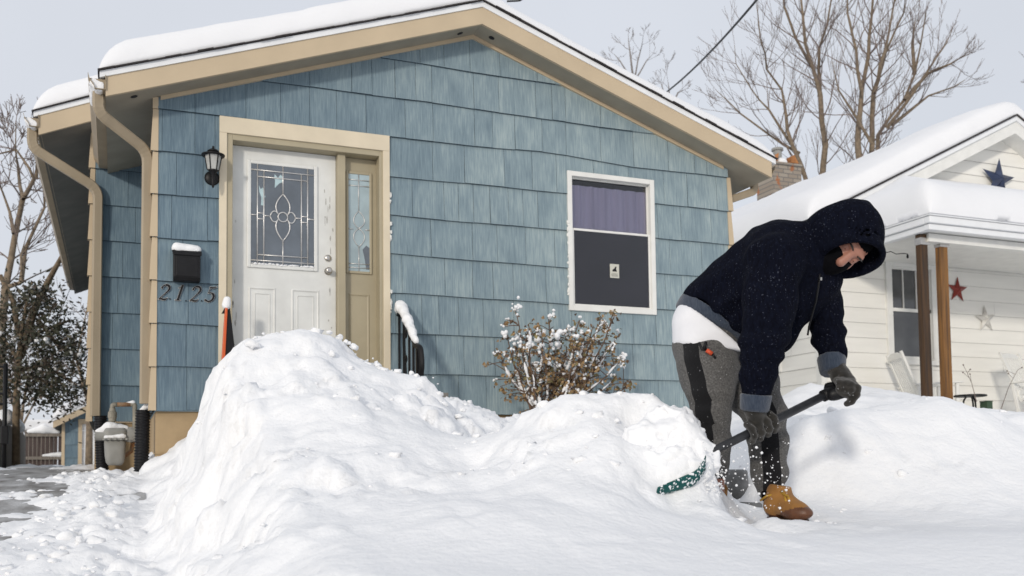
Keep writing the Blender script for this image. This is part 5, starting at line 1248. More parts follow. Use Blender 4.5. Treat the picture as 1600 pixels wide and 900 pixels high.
b = MB(); b.box((PXL+.2, 1.02, PZ0-.27), (PXR, 1.16, PZ0-.165)); b.build('porch_beam', M['white'], nb)
for u0, u1, un, y in ((1440.5, 1452, 'dark weathered brown porch post, left of the pair', 1.06), (1471, 1483, 'lighter golden brown porch post, right of the pair', 1.08)):
    xa_, xb_ = PY(u0+.5, 450, y)[0], PY(u1, 450, y)[0]; b = MB(); b.box((xa_, y, -.2), (xb_, y+.09, PZ0-.168)); o = b.build('porch_post', mat('post_wood', (.27, .125, .032) if u0 > 1450 else (.085, .042, .015), .75, .5, 6, stretch=(5, 5, .3), bump=.003, bscale=30, col2=(.10, .05, .02) if u0 > 1450 else (.03, .018, .011)), nb, bevel=.006); o['label'] = un
    b = MB(); b.box((xa_-.006, y-.008, PZ0-.31), (xb_+.03, y+.1, PZ0-.22)); b.build('post_bracket', M['nickel'], nb)
b = MB(); b.box((PXL-.1, .7, -.3), (PXR, WY, -.06)); b.build('porch_floor', M['concrete'], nb)
# porch snow: two slopes meeting in a hip, against the gable wall
xs_ = np.concatenate([PXL-.03+np.array([0, .01, .03, .06, .1, .15, .22, .3]), np.linspace(PXL+.4, PXR, 50)]); ys_ = np.concatenate([.76+np.array([0, .01, .03, .06, .1, .15, .22, .3]), np.linspace(1.15, 2.79, 26)])
X, Y = np.meshgrid(xs_, ys_, indexing='ij'); pf = lambda d, e: np.sqrt(np.clip(1-(1-np.clip(d/e, 0, 1))**2, 0, 1))
slope = np.minimum(.62*(Y-.76), .85*(X-PXL+.03)); hs = PZ0+.022+slope*.66+.40*pf(X-PXL+.03, .30)*pf(Y-.76, .30)*(1+.25*(fbm2(X*.9, Y*.9, 3, 77)-.5))+.01*(fbm2(X*5, Y*5, 3, 6)-.5)
top = np.stack([X, Y, hs], -1).reshape(-1, 3); bot = np.stack([X, Y, 0*X+PZ0+.021], -1).reshape(-1, 3)
a, b_ = X.shape; ids = np.arange(a*b_).reshape(a, b_); N = a*b_; F_ = np.stack([ids[:-1, :-1], ids[1:, :-1], ids[1:, 1:], ids[:-1, 1:]], -1).reshape(-1, 4)
rim = [np.stack([s[:-1], s[1:], s[1:]+N, s[:-1]+N], -1) for s in (ids[0, :], ids[-1, ::-1], ids[::-1, 0], ids[:, -1])]
snow_blanket('roof_snow', 'thick rounded snow pillow on the porch roof of the white house', [(top, bot, np.concatenate([F_, F_[:, ::-1]+N]+rim))])
# chimney
ch = PY(1231, 300, 9.0); dch = np.dot(ch-CAM, FW); pxm = FPX/dch
def brick_mat():
    m = bpy.data.materials.new('worn_brick'); m.use_nodes = True; n = m.node_tree; bs = n.nodes['Principled BSDF']; bs.inputs['Roughness'].default_value = .9
    t = n.nodes.new('ShaderNodeTexCoord'); mp = n.nodes.new('ShaderNodeMapping'); mp.inputs['Rotation'].default_value = (R(90), 0, 0); n.links.new(t.outputs['Object'], mp.inputs['Vector'])
    bk = n.nodes.new('ShaderNodeTexBrick'); bk.inputs['Scale'].default_value = 1.0; bk.inputs['Brick Width'].default_value = .26; bk.inputs['Row Height'].default_value = .095; bk.inputs['Mortar Size'].default_value = .012
    bk.inputs['Color1'].default_value = (.33, .29, .24, 1); bk.inputs['Color2'].default_value = (.26, .215, .17, 1); bk.inputs['Mortar'].default_value = (.17, .155, .14, 1)
    nz_ = n.nodes.new('ShaderNodeTexNoise'); nz_.inputs['Scale'].default_value = 3.2; nz_.inputs['Detail'].default_value = 4; cr = n.nodes.new('ShaderNodeValToRGB'); cr.color_ramp.elements[0].position = .60; cr.color_ramp.elements[1].position = .64
    mx = n.nodes.new('ShaderNodeMix'); mx.data_type = 'RGBA'; mx.inputs['B'].default_value = (.33, .135, .06, 1)
    n.links.new(mp.outputs[0], bk.inputs['Vector']); n.links.new(t.outputs['Object'], nz_.inputs['Vector']); n.links.new(nz_.outputs['Fac'], cr.inputs['Fac']); n.links.new(cr.outputs['Color'], mx.inputs['Factor']); n.links.new(bk.outputs['Color'], mx.inputs['A']); n.links.new(mx.outputs['Result'], bs.inputs['Base Color']); return m
chn = empty('chimney', (0, 0, 0)); chn.parent = nb; chn.matrix_parent_inverse = Matrix.Translation(nb.location).inverted()
b = MB(); zc_ = lambda v: ch[2]+(300-v)/pxm
hw_ = 27/pxm
b.box((ch[0]-hw_, 9, 1.5), (ch[0]+hw_, 9.6, zc_(256))); b.box((ch[0]-hw_*1.04, 8.97, zc_(258)), (ch[0]+hw_*1.04, 9.63, zc_(254)+.0)); b.build('shaft', brick_mat(), chn)
b = MB(); r_ = 7.5/pxm; b.lathe([(r_*1.1, 0), (r_*1.1, .1), (r_*.9, .12), (r_*.9, .3), (r_*1.25, .31), (r_*1.25, .36), (r_*.8, .37)], (ch[0]-.02, 9.3, zc_(250)), 14); b.build('flue', M['meter'], chn, smooth=False)
for s_ in (-1, 1): b = MB(); b.prism([(ch[0]+s_*hw_*.75-.1, 9.08, zc_(250)), (ch[0]+s_*hw_*.75+.1, 9.08, zc_(250)), (ch[0]+s_*hw_*.55+.06, 9.08, zc_(237)), (ch[0]+s_*hw_*.5-.03, 9.08, zc_(241))], (0, .3, 0)); b.build('pot', mat('terracotta', (.40, .17, .06), .85, .3, 8), chn)
lump_snow('snow_heap', 'snow cap on the brick chimney of the white house', [(np.array([ch[0]-hw_*.8, 9.3, zc_(253)]), np.array([ch[0]+hw_*.8, 9.3, zc_(255)]), .14, .10), (np.array([ch[0], 9.2, zc_(250)]), np.array([ch[0], 9.4, zc_(248)]), .13, .12)], h=.03, amp=.03, fr=8)
# stars
def star(name, label, u, v, r, Y, col, rot=0.0, group=None, var=.15, col2=None):
    c = Vector(PY(u, v, Y)); b = MB(); P = []
    for i in range(10):
        rr = r if i % 2 == 0 else r*.36; t = R(90)+rot+i*math.pi/5; P.append(Vector((c.x+rr*math.cos(t), Y, c.z+rr*math.sin(t))))
    ap = c+Vector((0, -r*.28, 0)); bk = c+Vector((0, .01, 0))
    for i in range(10): b.face([P[i], P[(i+1) % 10], ap]); b.face([P[(i+1) % 10], P[i], bk])
    return tag(b.build(name, mat(name+label[:5], col, .5, var, 10, col2=col2)), label, 'star', group)
star('barn_star', 'dark blue metal star on the gable above the porch snow, partly sunk behind it', 1560, 281, .36, 2.72, (.022, .036, .085), R(-6), 'metal barn stars', .3)
star('barn_star', 'red metal star on the white wall right of the porch posts', 1496, 453, .215, WY-.03, (.24, .03, .02), R(-3), 'metal barn stars')
star('barn_star', 'chipped white metal star hanging lower right of the red star', 1540, 499, .225, WY-.03, (.68, .67, .63), R(4), 'metal barn stars', col2=(.45, .43, .40))
# rocking chairs
def rocking_chair(label, loc, rz):
    r = tag(empty('rocking_chair', loc, 0), label, 'chair', 'white porch rocking chairs'); M_ = []
    def P(o): o.matrix_parent_inverse = Matrix(); return o
    def part(nm, f):
        b = MB(); f(b); me = bpy.data.meshes.new(nm); bmesh.ops.recalc_face_normals(b.bm, faces=b.bm.faces); b.bm.to_mesh(me); b.bm.free(); o = link(nm, me, M['white'], r, world=False); bv = o.modifiers.new('bevel', 'BEVEL'); bv.width = .004; return o
    part('seat', lambda b: [b.bar((-.26+i*.075, -.26, .43), (-.26+i*.075, .22, .39), .065, .022) for i in range(8)])
    def back(b):
        for x in (-.27, .27): b.bar((x, .20, .36), (x, .50, 1.12), .045, .035, (0, -1, 0))
        b.bar((-.27, .245, .50), (.27, .245, .50), .03, .07); b.prism([(-.25, .465, 1.02), (.25, .465, 1.02), (.25, .478, 1.08), (.12, .487, 1.115), (-.12, .487, 1.115), (-.25, .478, 1.08)], (0, .025, .0))
    part('backrest', back)
    for i in range(7): part('slat', lambda b: b.bar((-.21+i*.07, .25, .5), (-.21+i*.07, .465, 1.04), .036, .012, (0, -1, 0)))
    for x in (-.32, .32):
        part('arm', lambda b: b.bar((x, .34, .64), (x, -.32, .67), .085, .024)); part('leg', lambda b: b.bar((x, -.24, .08), (x, -.24, .66), .045, .045)); part('leg', lambda b: b.bar((x, .20, .06), (x, .30, .63), .045, .045, (0, 1, 0)))
        part('rocker', lambda b: b.tube([(x, -.42+.1*i, .035+.45*(-.42+.1*i+.02)**2*.8) for i in range(11)], .022, sq=[(1, 1), (-1, 1), (-1, -1), (1, -1)]))
    part('stretcher', lambda b: b.bar((-.32, -.24, .25), (.32, -.24, .25), .025, .035))
    r.rotation_euler = (0, 0, rz); return r
c1 = PY(1396, 553, 2.35); rocking_chair('white slatted rocking chair under the porch window, beside the posts', (c1[0]+.42, 2.1, c1[2]-1.115), R(66))
c2 = PY(1558, 551, 2.2); rocking_chair('white slatted rocking chair at the right photo edge, right of the white star', (c2[0]+.40, 1.75, c2[2]-1.115), R(14))
tb = PY(1516, 620, .9); tt = tag(empty('side_table', (tb[0], .9, -.06)), 'low black table behind the snow drift on the porch', 'table')
b = MB(); b.lathe([(.19, 0), (.20, .006), (.20, .018), (.19, .024)], (tb[0], .9, tb[2]), 24); b.build('top', M['black'], tt)
for k in range(3):
    t = 2.1*k+.4; b = MB(); b.tube(bez((tb[0]+.05*math.cos(t), .9+.05*math.sin(t), tb[2]), (tb[0]+.14*math.cos(t), .9+.14*math.sin(t), tb[2]-.1), (tb[0]+.03*math.cos(t), .9+.03*math.sin(t), tb[2]-.25), (tb[0]+.16*math.cos(t), .9+.16*math.sin(t), -.06)), .012, 6); b.build('leg', M['black'], tt)
q = PY(1545, 634, .95); b = MB(); b.box((q[0]-.05, .93, -.06), (q[0]+.05, 1.05, q[2]+.05)); b.box((q[0]-.055, .925, q[2]+.05), (q[0]+.055, 1.055, q[2]+.065)); tag(b.build('green_bin', mat('green_plastic', (.04, .075, .04), .6, .2, 9), bevel=.01), 'small dark green bin beside the black table, nearly buried in snow', 'bin')
def stalk(label, pts, Y, sd):
    g = random.Random(sd); P = [Vector(PY(u, v, Y)) for u, v in pts]; b = MB(); P = dense(P, .06); b.tube(P, [.007-.004*i/len(P) for i in range(len(P))], 4, cap=False)
    for i in range(len(P)//2, len(P)):
        if g.random() < .8:
            d = Vector((g.choice((-1, 1))*g.uniform(.5, 1), g.gauss(0, .4), g.uniform(.4, 1))).normalized()*g.uniform(.06, .16); b.tube([P[i], P[i]+d], .003, 3); b.ball(P[i]+d, .011, 0, 1)
    return tag(b.build('dry_stalk', M['twig']), label, 'plant', 'dry plant stalks in the drift')
stalk('dry branching seed stalk in front of the white star, poking from the drift', [(1526, 628), (1518, 598), (1508, 576)], .5, 1); stalk('leaning dry stalk in front of the right rocking chair', [(1563, 642), (1576, 605), (1590, 578)], .45, 2)
b = MB(); lw = [PY(u, v, 1.6) for u, v in ((1378, 396), (1392, 393), (1400, 397), (1412, 396), (1418, 397))]; b.tube(lw, .006, 5); e = lw[-1]; b.lathe([(.008, 0), (.016, -.03), (.014, -.05), (.004, -.06)][::-1], e, 8); tag(b.build('light_string', M['black'], None), 'short string of dark bulbs hanging under the porch ceiling', 'light string')
# ------------------------------------------------------------------ the man with the shovel
PM = FPX/4.0                                   # pixels per metre about him
rpx = lambda r: r/PM
def J(u, v, d, r): return (PD(u, v, d), rpx(r))
def bounds(chs, pad=.05):
    pts = np.array([p for c in chs for p, r in c]); rr = max(r for c in chs for p, r in c); return pts.min(0)-rr-pad, pts.max(0)+rr+pad
def fleck_mat(name, col, col2, fleck=(.75, .76, .8), dens=.70, scale=230, rough=.9, var_scale=30, stripe=None, bump=.002, stretch=(1, 1, 1), sheen=.25, thin=.74):
    m = bpy.data.materials.new(name); m.use_nodes = True; n = m.node_tree; b = n.nodes['Principled BSDF']; b.inputs['Roughness'].default_value = rough; b.inputs['Specular IOR Level'].default_value = .06
    b.inputs['Sheen Weight'].default_value = sheen; b.inputs['Sheen Roughness'].default_value = .6
    t = n.nodes.new('ShaderNodeTexCoord'); mp = n.nodes.new('ShaderNodeMapping'); mp.inputs['Scale'].default_value = stretch; n.links.new(t.outputs['Object'], mp.inputs['Vector'])
    a = n.nodes.new('ShaderNodeTexNoise'); a.inputs['Scale'].default_value = var_scale; a.inputs['Detail'].default_value = 6; n.links.new(mp.outputs[0], a.inputs['Vector'])
    cr = n.nodes.new('ShaderNodeValToRGB'); cr.color_ramp.elements[0].position = .35; cr.color_ramp.elements[1].position = .7; cr.color_ramp.elements[0].color = (*col, 1); cr.color_ramp.elements[1].color = (*col2, 1); n.links.new(a.outputs['Fac'], cr.inputs['Fac'])
    last = cr.outputs['Color']
    if stripe:
        at = n.nodes.new('ShaderNodeAttribute'); at.attribute_name = 'stripe'; gt = n.nodes.new('ShaderNodeMath'); gt.operation = 'GREATER_THAN'; gt.inputs[1].default_value = .5; n.links.new(at.outputs['Fac'], gt.inputs[0])
        mx = n.nodes.new('ShaderNodeMix'); mx.data_type = 'RGBA'; n.links.new(gt.outputs[0], mx.inputs['Factor']); n.links.new(last, mx.inputs['A']); mx.inputs['B'].default_value = (*stripe, 1); last = mx.outputs['Result']
    f = n.nodes.new('ShaderNodeTexNoise'); f.inputs['Scale'].default_value = scale; f.inputs['Detail'].default_value = 1; n.links.new(t.outputs['Object'], f.inputs['Vector'])
    f2 = n.nodes.new('ShaderNodeTexNoise'); f2.inputs['Scale'].default_value = 9; n.links.new(t.outputs['Object'], f2.inputs['Vector'])
    ad = n.nodes.new('ShaderNodeMath'); ad.operation = 'MULTIPLY_ADD'; ad.inputs[1].default_value = .18; n.links.new(f2.outputs['Fac'], ad.inputs[0]); n.links.new(f.outputs['Fac'], ad.inputs[2])
    g = n.nodes.new('ShaderNodeValToRGB'); g.color_ramp.elements[0].position = dens+.09; g.color_ramp.elements[1].position = dens+.12; n.links.new(ad.outputs[0], g.inputs['Fac'])
    mx2 = n.nodes.new('ShaderNodeMix'); mx2.data_type = 'RGBA'; n.links.new(g.outputs['Color'], mx2.inputs['Factor']); n.links.new(last, mx2.inputs['A']); mx2.inputs['B'].default_value = (*fleck, 1); n.links.new(mx2.outputs['Result'], b.inputs['Base Color'])
    bp = n.nodes.new('ShaderNodeBump'); bp.inputs['Distance'].default_value = bump; n.links.new(a.outputs['Fac'], bp.inputs['Height']); n.links.new(bp.outputs['Normal'], b.inputs['Normal']); return m
M['hood'] = fleck_mat('navy_fleece', (.0022, .0026, .0062), (.0045, .006, .0135), (.05, .055, .075), .70, 170, stretch=(1.6, 1.6, .5), var_scale=60, sheen=0)
M['hem'] = fleck_mat('grey_blue_rib', (.024, .034, .055), (.046, .060, .085), dens=.8, var_scale=90, stretch=(2, 2, .4))
M['pants'] = fleck_mat('grey_jersey', (.068, .066, .064), (.145, .141, .136), (.5, .5, .52), .76, 150, var_scale=150, sheen=.08, stripe=(.010, .010, .011))
M['tee'] = fleck_mat('white_cotton', (.72, .72, .74), (.78, .78, .80), dens=.9, var_scale=12, sheen=0)
M['glove'] = fleck_mat('olive_glove', (.014, .013, .011), (.028, .025, .021), dens=.74, scale=160, var_scale=40)
M['skin'] = mat('skin', (.36, .165, .115), .5, .08, 14, sub=.05)
M['mask'] = mat('black_knit', (.004, .004, .005), .95, .3, 40, spec=.05)
M['boot'] = fleck_mat('tan_nubuck', (.25, .118, .033), (.34, .165, .048), dens=.76, scale=150, var_scale=14, sheen=.1)
M['boot_wet'] = mat('wet_leather', (.105, .040, .016), .45, .3, 18, bump=.002, bscale=60)
M['sole'] = mat('rubber_sole', (.045, .022, .012), .7, .3, 20)
M['lace'] = mat('yellow_lace', (.48, .27, .03), .7, .2, 30)
M['eye'] = mat('eye_dark', (.02, .015, .012), .2)
# -- joint table (image position and depth turned into points in space)
neckP = PD(1272, 392, 3.95)
torso = [J(1102, 492, 4.16, 50), J(1128, 476, 4.12, 55), J(1165, 448, 4.06, 60), J(1208, 418, 3.99, 63), J(1240, 402, 3.96, 54), J(1266, 396, 3.93, 42)]
belly = [J(1150, 500, 4.10, 40), J(1200, 490, 4.04, 44), J(1240, 462, 3.98, 42), J(1285, 436, 3.98, 32)]
hang = [J(1175, 525, 4.08, 26), J(1213, 520, 4.02, 28), J(1236, 488, 3.99, 26)]
armR = [J(1210, 410, 3.84, 44), J(1203, 470, 3.78, 38), J(1192, 535, 3.74, 33), J(1184, 590, 3.74, 25), J(1180, 634, 3.75, 19.5)]
armL = [J(1272, 432, 4.08, 38), J(1291, 480, 4.05, 27), J(1294, 525, 4.02, 26), J(1299, 558, 3.98, 20.5), J(1301, 576, 3.96, 18)]
legR = [J(1104, 540, 4.12, 54), J(1107, 580, 4.06, 46), J(1111, 620, 4.0, 34), J(1113, 650, 3.98, 27.5), J(1114, 690, 4.02, 25), J(1120, 735, 4.1, 17), J(1122, 790, 4.14, 15)]
legL = [J(1140, 545, 4.24, 48), J(1172, 600, 4.18, 45), J(1195, 645, 4.10, 35), J(1200, 700, 4.06, 28.5), J(1203, 745, 4.03, 26), J(1204, 762, 4.03, 21)]
man = None
# -- body: one continuous figure (head, neck, trunk, limbs), seen only at the face
hc = PD(1325, 380, 3.885)
f_dir = -RT*.24-UP*.64-FW*.70; f_dir /= np.linalg.norm(f_dir)
u_dir = RT*.68+UP*.42-FW*.35; u_dir -= f_dir*(u_dir@f_dir); u_dir /= np.linalg.norm(u_dir); s_dir = np.cross(u_dir, f_dir)
HD_ = lambda f, u, s: hc+f_dir*f+u_dir*u+s_dir*s
def body_fn(P):
    d = sd_chain(P, [(p, r*.70) for p, r in torso[1:]], .05)
    for ch_, k in ((armR, .66), (armL, .66), (legR, .72), (legL, .72)): d = smin(d, sd_chain(P, [(p, r*k) for p, r in ch_], .02), .03)
    d = smin(d, sd_cap(P, PD(1255, 398, 3.95), HD_(-.02, -.07, 0), .06, .055), .03)
    hd = sd_ell(P, HD_(-.014, .014, 0), (f_dir, u_dir, s_dir), (.098, .090, .075)); hd = smin(hd, sd_ell(P, HD_(.025, -.055, 0), (f_dir, u_dir, s_dir), (.065, .075, .058)), .04)
    hd = smin(hd, sd_cap(P, HD_(.088, .012, 0), HD_(.112, -.03, 0), .012, .017), .015)          # nose
    hd = smin(hd, sd_cap(P, HD_(.082, .034, -.036), HD_(.082, .034, .036), .010, .010), .02)      # brow
    for s in (-1, 1):
        hd = smax(hd, -sd_ell(P, HD_(.093, .008, s*.034), (f_dir, u_dir, s_dir), (.016, .012, .018)), .012)
        hd = smin(hd, sd_ell(P, HD_(.076, .008, s*.033), (f_dir, u_dir, s_dir), (.013, .012, .014)), .004)
        hd = smin(hd, sd_ell(P, HD_(.066, -.035, s*.040), (f_dir, u_dir, s_dir), (.02, .025, .022)), .02)
        hd = smin(hd, sd_ell(P, HD_(-.01, -.005, s*.078), (f_dir, u_dir, s_dir), (.02, .03, .01)), .008)
    hd = smin(hd, sd_cap(P, HD_(.088, -.062, -.02), HD_(.088, -.062, .02), .009, .009), .012)
    return smin(d, hd, .03)
lo, hi = bounds([torso, armR, armL, legR, legL, [(hc, .13)]])
man = sdf_obj('person', body_fn, lo, hi, .012, M['skin'], None, 1)
# finer head replaces nothing: the same body is refined where the face shows
tag(man, 'man in navy hooded sweatshirt and grey track pants bending over a snow shovel', 'person')
def cloth(name, fn, chs, h, m, smooth=2, pad=.06, extra=None):
    lo, hi = bounds(chs, pad); o = sdf_obj(name, fn, lo, hi, h, m, man, smooth); return o
# face piece at fine resolution (covers the coarse head)
def face_fn(P):
    return np.maximum(body_fn(P)-.003, np.linalg.norm(P-HD_(.05, .0, 0), axis=-1)-.105)
o = sdf_obj('face', face_fn, HD_(.05, 0, 0)-.12, HD_(.05, 0, 0)+.12, .005, M['skin'], man, 1)
for s in (-1, 1):
    b = MB(); b.ball(HD_(.0835, .006, s*.033), .0085, 0, 2); b.build('eye', M['eye'], man, smooth=True)
    b = MB(); b.tube([HD_(.101, .030, s*.016), HD_(.102, .035, s*.035), HD_(.088, .031, s*.055)], [.003, .004, .002], 6); b.build('eyebrow', M['eye'], man, smooth=True)
# -- sweatpants with black side stripe
st_dirR = -RT*.62-FW*.78; st_dirL = -RT*.12-FW
def pants_sd(P):
    dR = sd_chain(P, legR[:6], .03); dL = sd_chain(P, legL, .03)
    q = smin(dR, dL, .025); q = smin(q, sd_chain(P, [J(1106, 520, 4.13, 50), J(1135, 540, 4.2, 46)]), .03)
    w = .022*(noise3(P, (5, 5, 15), 1)-.5)+.012*(noise3(P, (10, 10, 28), 2)-.5)
    w = w-.010*np.exp(-((P-PD(1112, 642, 3.96))@UP/.014)**2)*np.exp(-(np.linalg.norm(P-PD(1112, 642, 3.98), axis=-1)/.11)**2)
    return q+w
def pants_fn(P):
    cut_top = (P-PD(1106, 512, 4.1))@UP-.0
    return np.maximum(pants_sd(P), cut_top)
po_ = cloth('trousers', pants_fn, [legR, legL], .0085, M['pants'])
Vp = np.empty(len(po_.data.vertices)*3, np.float32); po_.data.vertices.foreach_get('co', Vp); Vp = Vp.reshape(-1, 3).astype(float)
def ang(P, chain, sd):
    best = np.full(len(P), 9.); val = np.zeros(len(P))
    for (a, ra), (b_, rb) in zip(chain, chain[1:]):
        ab = b_-a; t = np.clip((P-a)@ab/(ab@ab), 0, 1); c = a+t[:, None]*ab; v = P-c; dd = np.linalg.norm(v, axis=1)-(ra+t*(rb-ra)); ax = ab/np.linalg.norm(ab); s = sd-ax*(sd@ax); s /= np.linalg.norm(s); sw = np.cross(ax, s)
        x = v@sw; f = v@s; sv = np.where(f > 0, 1-np.abs(x)/.036, -1); m = dd < best; best[m] = dd[m]; val[m] = sv[m]
    return best, val
bR, vR = ang(Vp, legR, st_dirR); bL, vL = ang(Vp, legL, st_dirL); sv = np.where(bR < bL, vR, vL)
at = po_.data.attributes.new('stripe', 'FLOAT', 'POINT'); at.data.foreach_set('value', np.clip(sv+.5, 0, 1).astype(np.float32))
# keys hanging from the pocket
b = MB(); b.tube([PD(1092, 535, 3.96), PD(1097, 546, 3.95), PD(1104, 545, 3.95)], .006, 6, 0); b.tube([PD(1103, 534, 3.95), PD(1100, 545, 3.95)], .007, 6, 0); b.tube([PD(1104, 547, 3.945), PD(1113, 553, 3.94)], .009, 8, 1); b.tube([PD(1113, 553, 3.94), PD(1118, 560, 3.94)], .005, 6, 0)
b.build('key_cord', [M['black'], mat('orange_tag', (.55, .07, .02), .5)], man, smooth=True)
# -- hooded sweatshirt
hoodc = [J(1272, 388, 3.93, 40), J(1300, 368, 3.90, 43), J(1328, 360, 3.87, 45)]
hem_n = -RT*.65-UP*.76; hem_p = PD(1090, 477, 4.13)
def wr(P): return .016*(noise3(P, (7, 7, 7), 5)-.5)+.018*(noise3(P@np.array([[1, 0, 0], [0, 1, 0], [.6, .3, 1]]), (15, 15, 7), 6)-.5)
def torso_fn(P):
    d = sd_chain(P, torso, .05); d = smin(d, sd_chain(P, belly, .04), .05); d = smin(d, sd_chain(P, hang, .04), .05)
    return d
aR = armR[-1][0]-armR[-2][0]; aR /= np.linalg.norm(aR); aL = armL[-1][0]-armL[-2][0]; aL /= np.linalg.norm(aL)
foldR = lambda P: .010*np.sin(((P-armR[2][0])@UP)*75+6*noise3(P, (5, 5, 5), 8))*np.exp(-(np.linalg.norm(P-armR[2][0], axis=-1)/.13)**2)
foldL = lambda P: .009*np.sin(((P-armL[2][0])@UP)*85+6*noise3(P, (5, 5, 5), 8))*np.exp(-(np.linalg.norm(P-armL[2][0], axis=-1)/.12)**2)
# crease lines between near sleeve and trunk, and around the hood seam
def hoodie_fn(P):
    d = smax(torso_fn(P), (P-hem_p)@hem_n-.004, .012)
    r_ = np.maximum(sd_chain(P, armR, .02)+foldR(P), (P-armR[-1][0])@aR+.035); l_ = np.maximum(sd_chain(P, armL, .02)+foldL(P), (P-armL[-1][0])@aL+.045)
    fo = PD(1120, 470, 3.95); dq = P-fo; d = d+.009*np.sin((dq@(RT*.55-UP*.83))*62+5*noise3(P, (4, 4, 4), 12))*np.exp(-(np.linalg.norm(dq, axis=-1)/.17)**2)
    d = smin(d, r_, .05); d = smin(d, l_, .04)
    return d+wr(P)
hd_ = cloth('hooded_sweatshirt', hoodie_fn, [torso, belly, hang, armR, armL], .0085, M['hood'])
fh = -UP*.88-FW*.45-RT*.04; fh /= np.linalg.norm(fh); oc = PD(1329, 405, 3.85); hc1 = PD(1327, 367, 3.88)
def hood_fn(P):
    out_ = sd_chain(P, hoodc, .03); out_ = smin(out_, sd_cap(P, hc1, oc, .127, .130), .03); out_ = smin(out_, sd_cap(P, PD(1345, 334, 3.87), PD(1351, 324, 3.87), rpx(15), rpx(10)), .03)
    out_ = out_+.014*(noise3(P, (8, 8, 8), 15)-.5)+.008*(noise3(P, (20, 20, 10), 16)-.5)
    q = P-oc; ax_ = q@fh; rad_ = np.linalg.norm(q-ax_[..., None]*fh, axis=-1)
    seam = .006*np.exp(-((ax_+.045)/.007)**2)
    inner = sd_cap(P, hc1+fh*.01, oc+fh*.3, .111, .115)
    d = np.maximum(np.maximum(out_+seam, -inner), ax_)
    lip = np.sqrt((rad_-.119)**2+(ax_+.004)**2)-.012
    return smin(d, lip, .012)
lo, hi = bounds([hoodc, [(PD(1350, 370, 3.85), .13)]]); sdf_obj('hood', hood_fn, lo, hi, .007, M['hood'], hd_, 2)
# ribbed hem and turned-back cuffs
def band(name, chs, p, n, w, k=.0):
    def fn(P):
        d = None
        for c in chs:
            e = sd_chain(P, [(q, r*.97+k) for q, r in c], .04); d = e if d is None else smin(d, e, .05)
        d = d+.006*(noise3(P, (14, 14, 14), 9)-.5); s = (P-p)@n
        return np.maximum(d, np.abs(s)-w)
    lo, hi = bounds(chs); return sdf_obj(name, fn, lo, hi, .008, M['hem'], hd_, 1)
band('hem', [torso[:4], belly[:3]], hem_p+hem_n*.026, hem_n, .028, .003)
band('cuff', [armR[3:]], armR[-1][0]-aR*.012, aR, .033, .006); band('cuff', [armL[3:]], armL[-1][0]-aL*.016, aL, .036, .008)
b = MB(); b.tube([PD(1281, 428, 3.80), PD(1280, 440, 3.80)], .004, 6); b.tube([PD(1280, 440, 3.80), PD(1275, 470, 3.87), PD(1264, 510, 3.93), PD(1262, 524, 3.93)], .004, 6); b.build('drawstring', M['black'], hd_, smooth=True)
b = MB(); b.box(PD(1281, 436, 3.82)-.006, PD(1281, 436, 3.82)+.006); b.build('zip_pull', M['nickel'], hd_)
# -- white shirt tail
tl = [J(1097, 505, 4.14, 48), J(1104, 535, 4.12, 54)]; tl2 = [J(1125, 510, 4.12, 45), J(1140, 548, 4.10, 44)]
n_t = np.cross(PD(1160, 553, 4.1)-PD(1048, 538, 4.1), FW); n_t /= np.linalg.norm(n_t); n_t = n_t if n_t[2] < 0 else -n_t
def tee_fn(P):
    d = smin(sd_chain(P, tl), sd_chain(P, tl2), .04)+.010*(noise3(P, (9, 9, 4), 4)-.5)
    return np.maximum(np.maximum(d, (P-PD(1104, 545, 4.1))@n_t), .040-(P-hem_p)@hem_n)
cloth('t_shirt', tee_fn, [tl, tl2], .009, M['tee'])
# -- knit mask and cap under the hood
def mask_fn(P):
    d = sd_ell(P, HD_(.022, -.050, 0), (f_dir, u_dir, s_dir), (.096, .092, .078)); d = smin(d, sd_cap(P, HD_(.0, -.10, 0), PD(1262, 405, 3.93), .075, .09), .05)
    return np.maximum(d, (P-HD_(0, -.010, 0))@u_dir-.25*np.maximum(0, np.abs((P-hc)@s_dir)-.03))
sdf_obj('face_mask', mask_fn, hc-.28, hc+.2, .007, M['mask'], man, 1)
def cap_fn(P):
    d = sd_ell(P, HD_(-.012, .018, 0), (f_dir, u_dir, s_dir), (.103, .091, .080)); return np.maximum(d, -((P-HD_(.0, .046, 0))@u_dir)-((P-HD_(.09, 0, 0))@f_dir)*.3)
sdf_obj('knit_cap', cap_fn, hc-.2, hc+.2, .007, M['mask'], man, 1)
